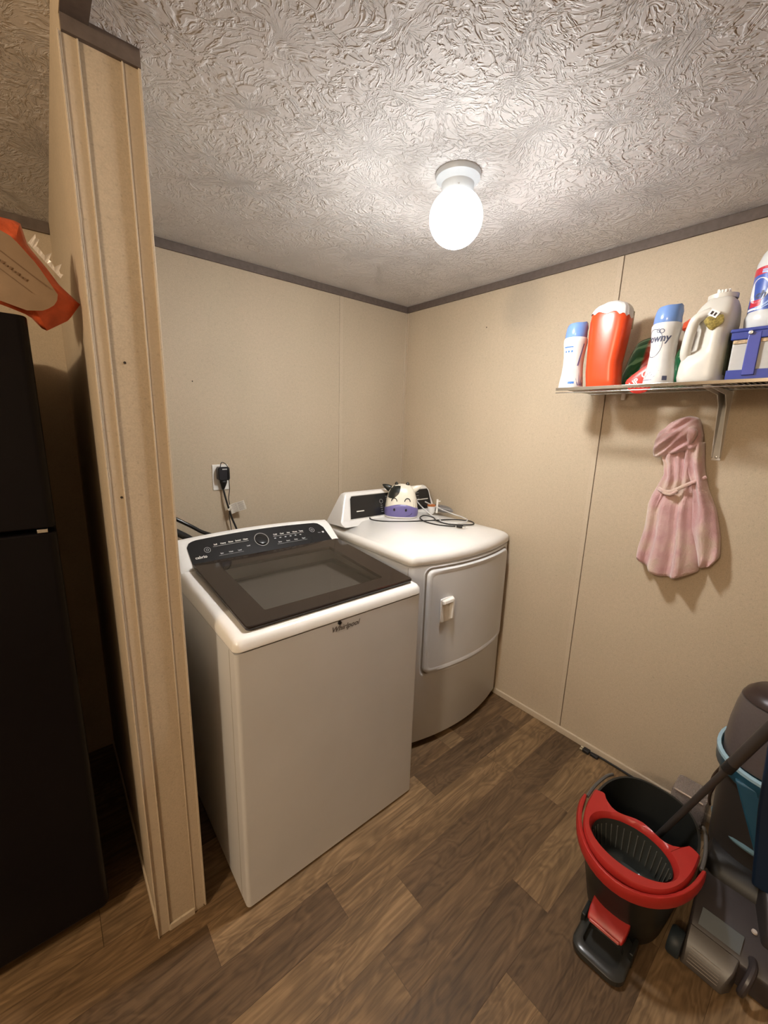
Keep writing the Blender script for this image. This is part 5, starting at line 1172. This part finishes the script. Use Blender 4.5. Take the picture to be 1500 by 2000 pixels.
b = MB(); b.loft([el(0.1366, 0.1636, 0.507, sl=0.02), el(0.1366, 0.1636, 0.516, sl=0.02), el(0.128, 0.154, 0.5205, sl=0.02), el(0.126, 0.152, 0.516, sl=0.02)], cap0=False, cap1=False); b.build('collar_edge', mat('teal_pale', (0.28, 0.42, 0.50), 0.2), rg_, ang=50)
b = MB(); b.loft([el(0.115, 0.132, 0.16), el(0.118, 0.138, 0.30), el(0.120, 0.145, 0.46)]); b.build('body', dgrey, t, ang=50)
b = MB()   # teal wedge tapering down the front
V = [(-0.345, -1.955, 0.47), (-0.356, -2.045, 0.47), (-0.345, -2.145, 0.47), (-0.352, -2.11, 0.25), (-0.352, -2.04, 0.22)]
b.loft([[(-0.300, -1.945, 0.47), (-0.300, -2.145, 0.47), (-0.300, -2.13, 0.24), (-0.300, -2.03, 0.24)], [(-0.352, -1.955, 0.468), (-0.352, -2.135, 0.468), (-0.352, -2.12, 0.25), (-0.352, -2.04, 0.25)]]); b.build('front_wedge', teal, t, bevel=0.006)
b = MB(); b.loft([[(-0.33, -1.995, 0.72), (-0.40, -2.002, 0.71), (-0.40, -2.19, 0.71), (-0.33, -2.19, 0.72)], [(-0.33, -2.012, 0.45), (-0.405, -2.018, 0.45), (-0.405, -2.20, 0.45), (-0.33, -2.20, 0.45)], [(-0.30, -2.035, 0.19), (-0.39, -2.045, 0.19), (-0.39, -2.20, 0.19), (-0.30, -2.20, 0.19)]]); b.build('recovery_tank', navy, t, bevel=0.008)
b = MB(); b.loft([rr(-0.40, -0.07, -2.20, -1.925, 0.05, 6, 0.0), rr(-0.41, -0.06, -2.205, -1.92, 0.05, 6, 0.04), rr(-0.40, -0.07, -2.20, -1.925, 0.05, 6, 0.15), rr(-0.36, -0.09, -2.18, -1.935, 0.05, 6, 0.19)]); b.build('base', mat('base_black', (0.012, 0.011, 0.011), 0.45), t, ang=50)
b = MB(); b.tube([(-0.215, -1.912, 0.232), (-0.265, -1.930, 0.236), (-0.325, -1.985, 0.250), (-0.350, -2.05, 0.262)], 0.008, 8); b.build('teal_trim', mat('teal_dull', (0.10, 0.17, 0.20), 0.35), t)
footm = mat('foot_grey', (0.040, 0.033, 0.034), 0.35)
b = MB(); b.loft([[(-0.38, -2.22, 0.0), (-0.38, -1.94, 0.0), (-0.38, -1.94, 0.15), (-0.38, -2.22, 0.15)], [(-0.50, -2.20, 0.0), (-0.50, -1.94, 0.0), (-0.50, -1.94, 0.125), (-0.50, -2.20, 0.125)], [(-0.555, -2.13, 0.004), (-0.555, -1.943, 0.004), (-0.555, -1.948, 0.075), (-0.555, -2.13, 0.075)]]); ft = b.build('foot', footm, t, bevel=0.006)
b = MB(); b.loft([[(-0.555, -2.065, 0.012), (-0.555, -1.945, 0.012), (-0.548, -1.948, 0.085), (-0.548, -2.065, 0.085)], [(-0.595, -2.06, 0.008), (-0.595, -1.945, 0.008), (-0.580, -1.95, 0.06), (-0.580, -2.06, 0.06)], [(-0.618, -2.045, 0.006), (-0.618, -1.95, 0.006), (-0.613, -1.955, 0.02), (-0.613, -2.045, 0.02)]]); nz = b.build('suction_nozzle', clear_mat('smoky_nozzle', (0.075, 0.065, 0.06), 0.85, 0.35), t, bevel=0.004)
b = MB()
for i in range(6): quad_on(b, lambda u, v: (-0.582-(0.06-v)*0.80-0.0018, u, v), -2.035, -1.965, 0.022+i*0.006, 0.0232+i*0.006)
b.build('nozzle_ribs', mat('rib_pale', (0.22, 0.19, 0.17), 0.4), nz, smooth=False)
b = MB(); quad_on(b, lambda u, v: (-0.505-v*0.9, u, 0.1275-v*0.83), -2.06, -1.965, 0.004, 0.042); b.build('foot_label', mat('label_navy', (0.03, 0.045, 0.06), 0.4), ft, smooth=False)
b = MB(); b.lathe([(0.0, -0.01), (0.034, -0.01), (0.038, -0.004), (0.038, 0.016), (0.034, 0.022), (0.0, 0.022)], n=28, cap0=False, cap1=False); b.xf(Matrix.Translation((-0.600, -1.938, 0.040)) @ Matrix.Rotation(-pi/2, 4, 'X')); b.build('brush_cover', mat('navy_grey', (0.02, 0.03, 0.04), 0.5), t, ang=40)
b = MB(); b.tube([(-0.530, -2.085, 0.095), (-0.560, -2.090, 0.098), (-0.592, -2.085, 0.075), (-0.598, -2.08, 0.045), (-0.575, -2.08, 0.020)], 0.010, 10); b.build('latch_loop', footm, t)
b = MB(); b.loft([[(-0.30, -2.03, 0.15), (-0.30, -2.20, 0.15), (-0.30, -2.20, 0.24), (-0.30, -2.05, 0.24)], [(-0.50, -2.09, 0.12), (-0.50, -2.20, 0.12), (-0.49, -2.20, 0.155), (-0.49, -2.10, 0.155)]]); b.build('neck', mat('neck_dark', (0.028, 0.024, 0.024), 0.4), t, bevel=0.01)
b = MB(); b.lathe([(0.0, 0.006), (0.006, 0.005), (0.007, 0)], (-0.48, -2.075, 0.132), 12, cap0=False); b.build('button', mat('pin_pale'), t)
t = thing('clear_tank', (-0.09, -1.80, 0), 'clear-edged plastic tank standing on the floor behind the bucket rim', 'tank')
b = MB(); b.loft([rr(-0.135, -0.03, -1.885, -1.775, 0.012, 4, z) for z in (0.0, 0.150)]+[rr(-0.132, -0.033, -1.882, -1.778, 0.012, 4, 0.158)]); b.build('tank_body', clear_mat('clear_plastic_grey', (0.30, 0.25, 0.23), 0.6, 0.15), t, ang=40)
b = MB(); b.tube([(-0.135, -1.785, 0.160), (-0.135, -1.875, 0.160)], 0.003, 8, smooth=False); b.build('rim', mat('rim_pale', (0.5, 0.4, 0.33), 0.3), t)
b = MB()
b.tube([(-0.16, -1.90, 0.36), (-0.15, -1.885, 0.30), (-0.15, -1.885, 0.24), (-0.165, -1.895, 0.20), (-0.175, -1.89, 0.235), (-0.175, -1.90, 0.30), (-0.18, -1.915, 0.35)], 0.004, 8)
o = b.build('hanging_cord', mat('cord_brown', (0.05, 0.03, 0.02), 0.5)); tag(o, 'dark cord loop hanging at the side of the teal carpet cleaner', 'cord')
t = thing('floor_cord', (-0.03, -1.45, 0), 'black cord with small pale plug lying along the right baseboard', 'cord')
b = MB(); b.tube([(-0.032, -1.415, 0.008), (-0.022, -1.46, 0.007), (-0.018, -1.53, 0.006), (-0.02, -1.64, 0.006), (-0.02, -1.76, 0.006), (-0.04, -1.765, 0.006)], 0.0045, 8); b.build('cord', cordm, t)
b = MB(); b.box(-0.046, -0.020, -1.435, -1.405, 0.001, 0.016); b.box(-0.042, -0.024, -1.475, -1.44, 0.001, 0.014); b.build('plug', cordm, t, bevel=0.003)
b = MB(); b.box(-0.042, -0.036, -1.404, -1.392, 0.005, 0.010); b.box(-0.030, -0.024, -1.404, -1.392, 0.008, 0.013); b.build('prong', mat('brass_pale', (0.65, 0.58, 0.42), 0.3, metal=0.3), t, smooth=False)
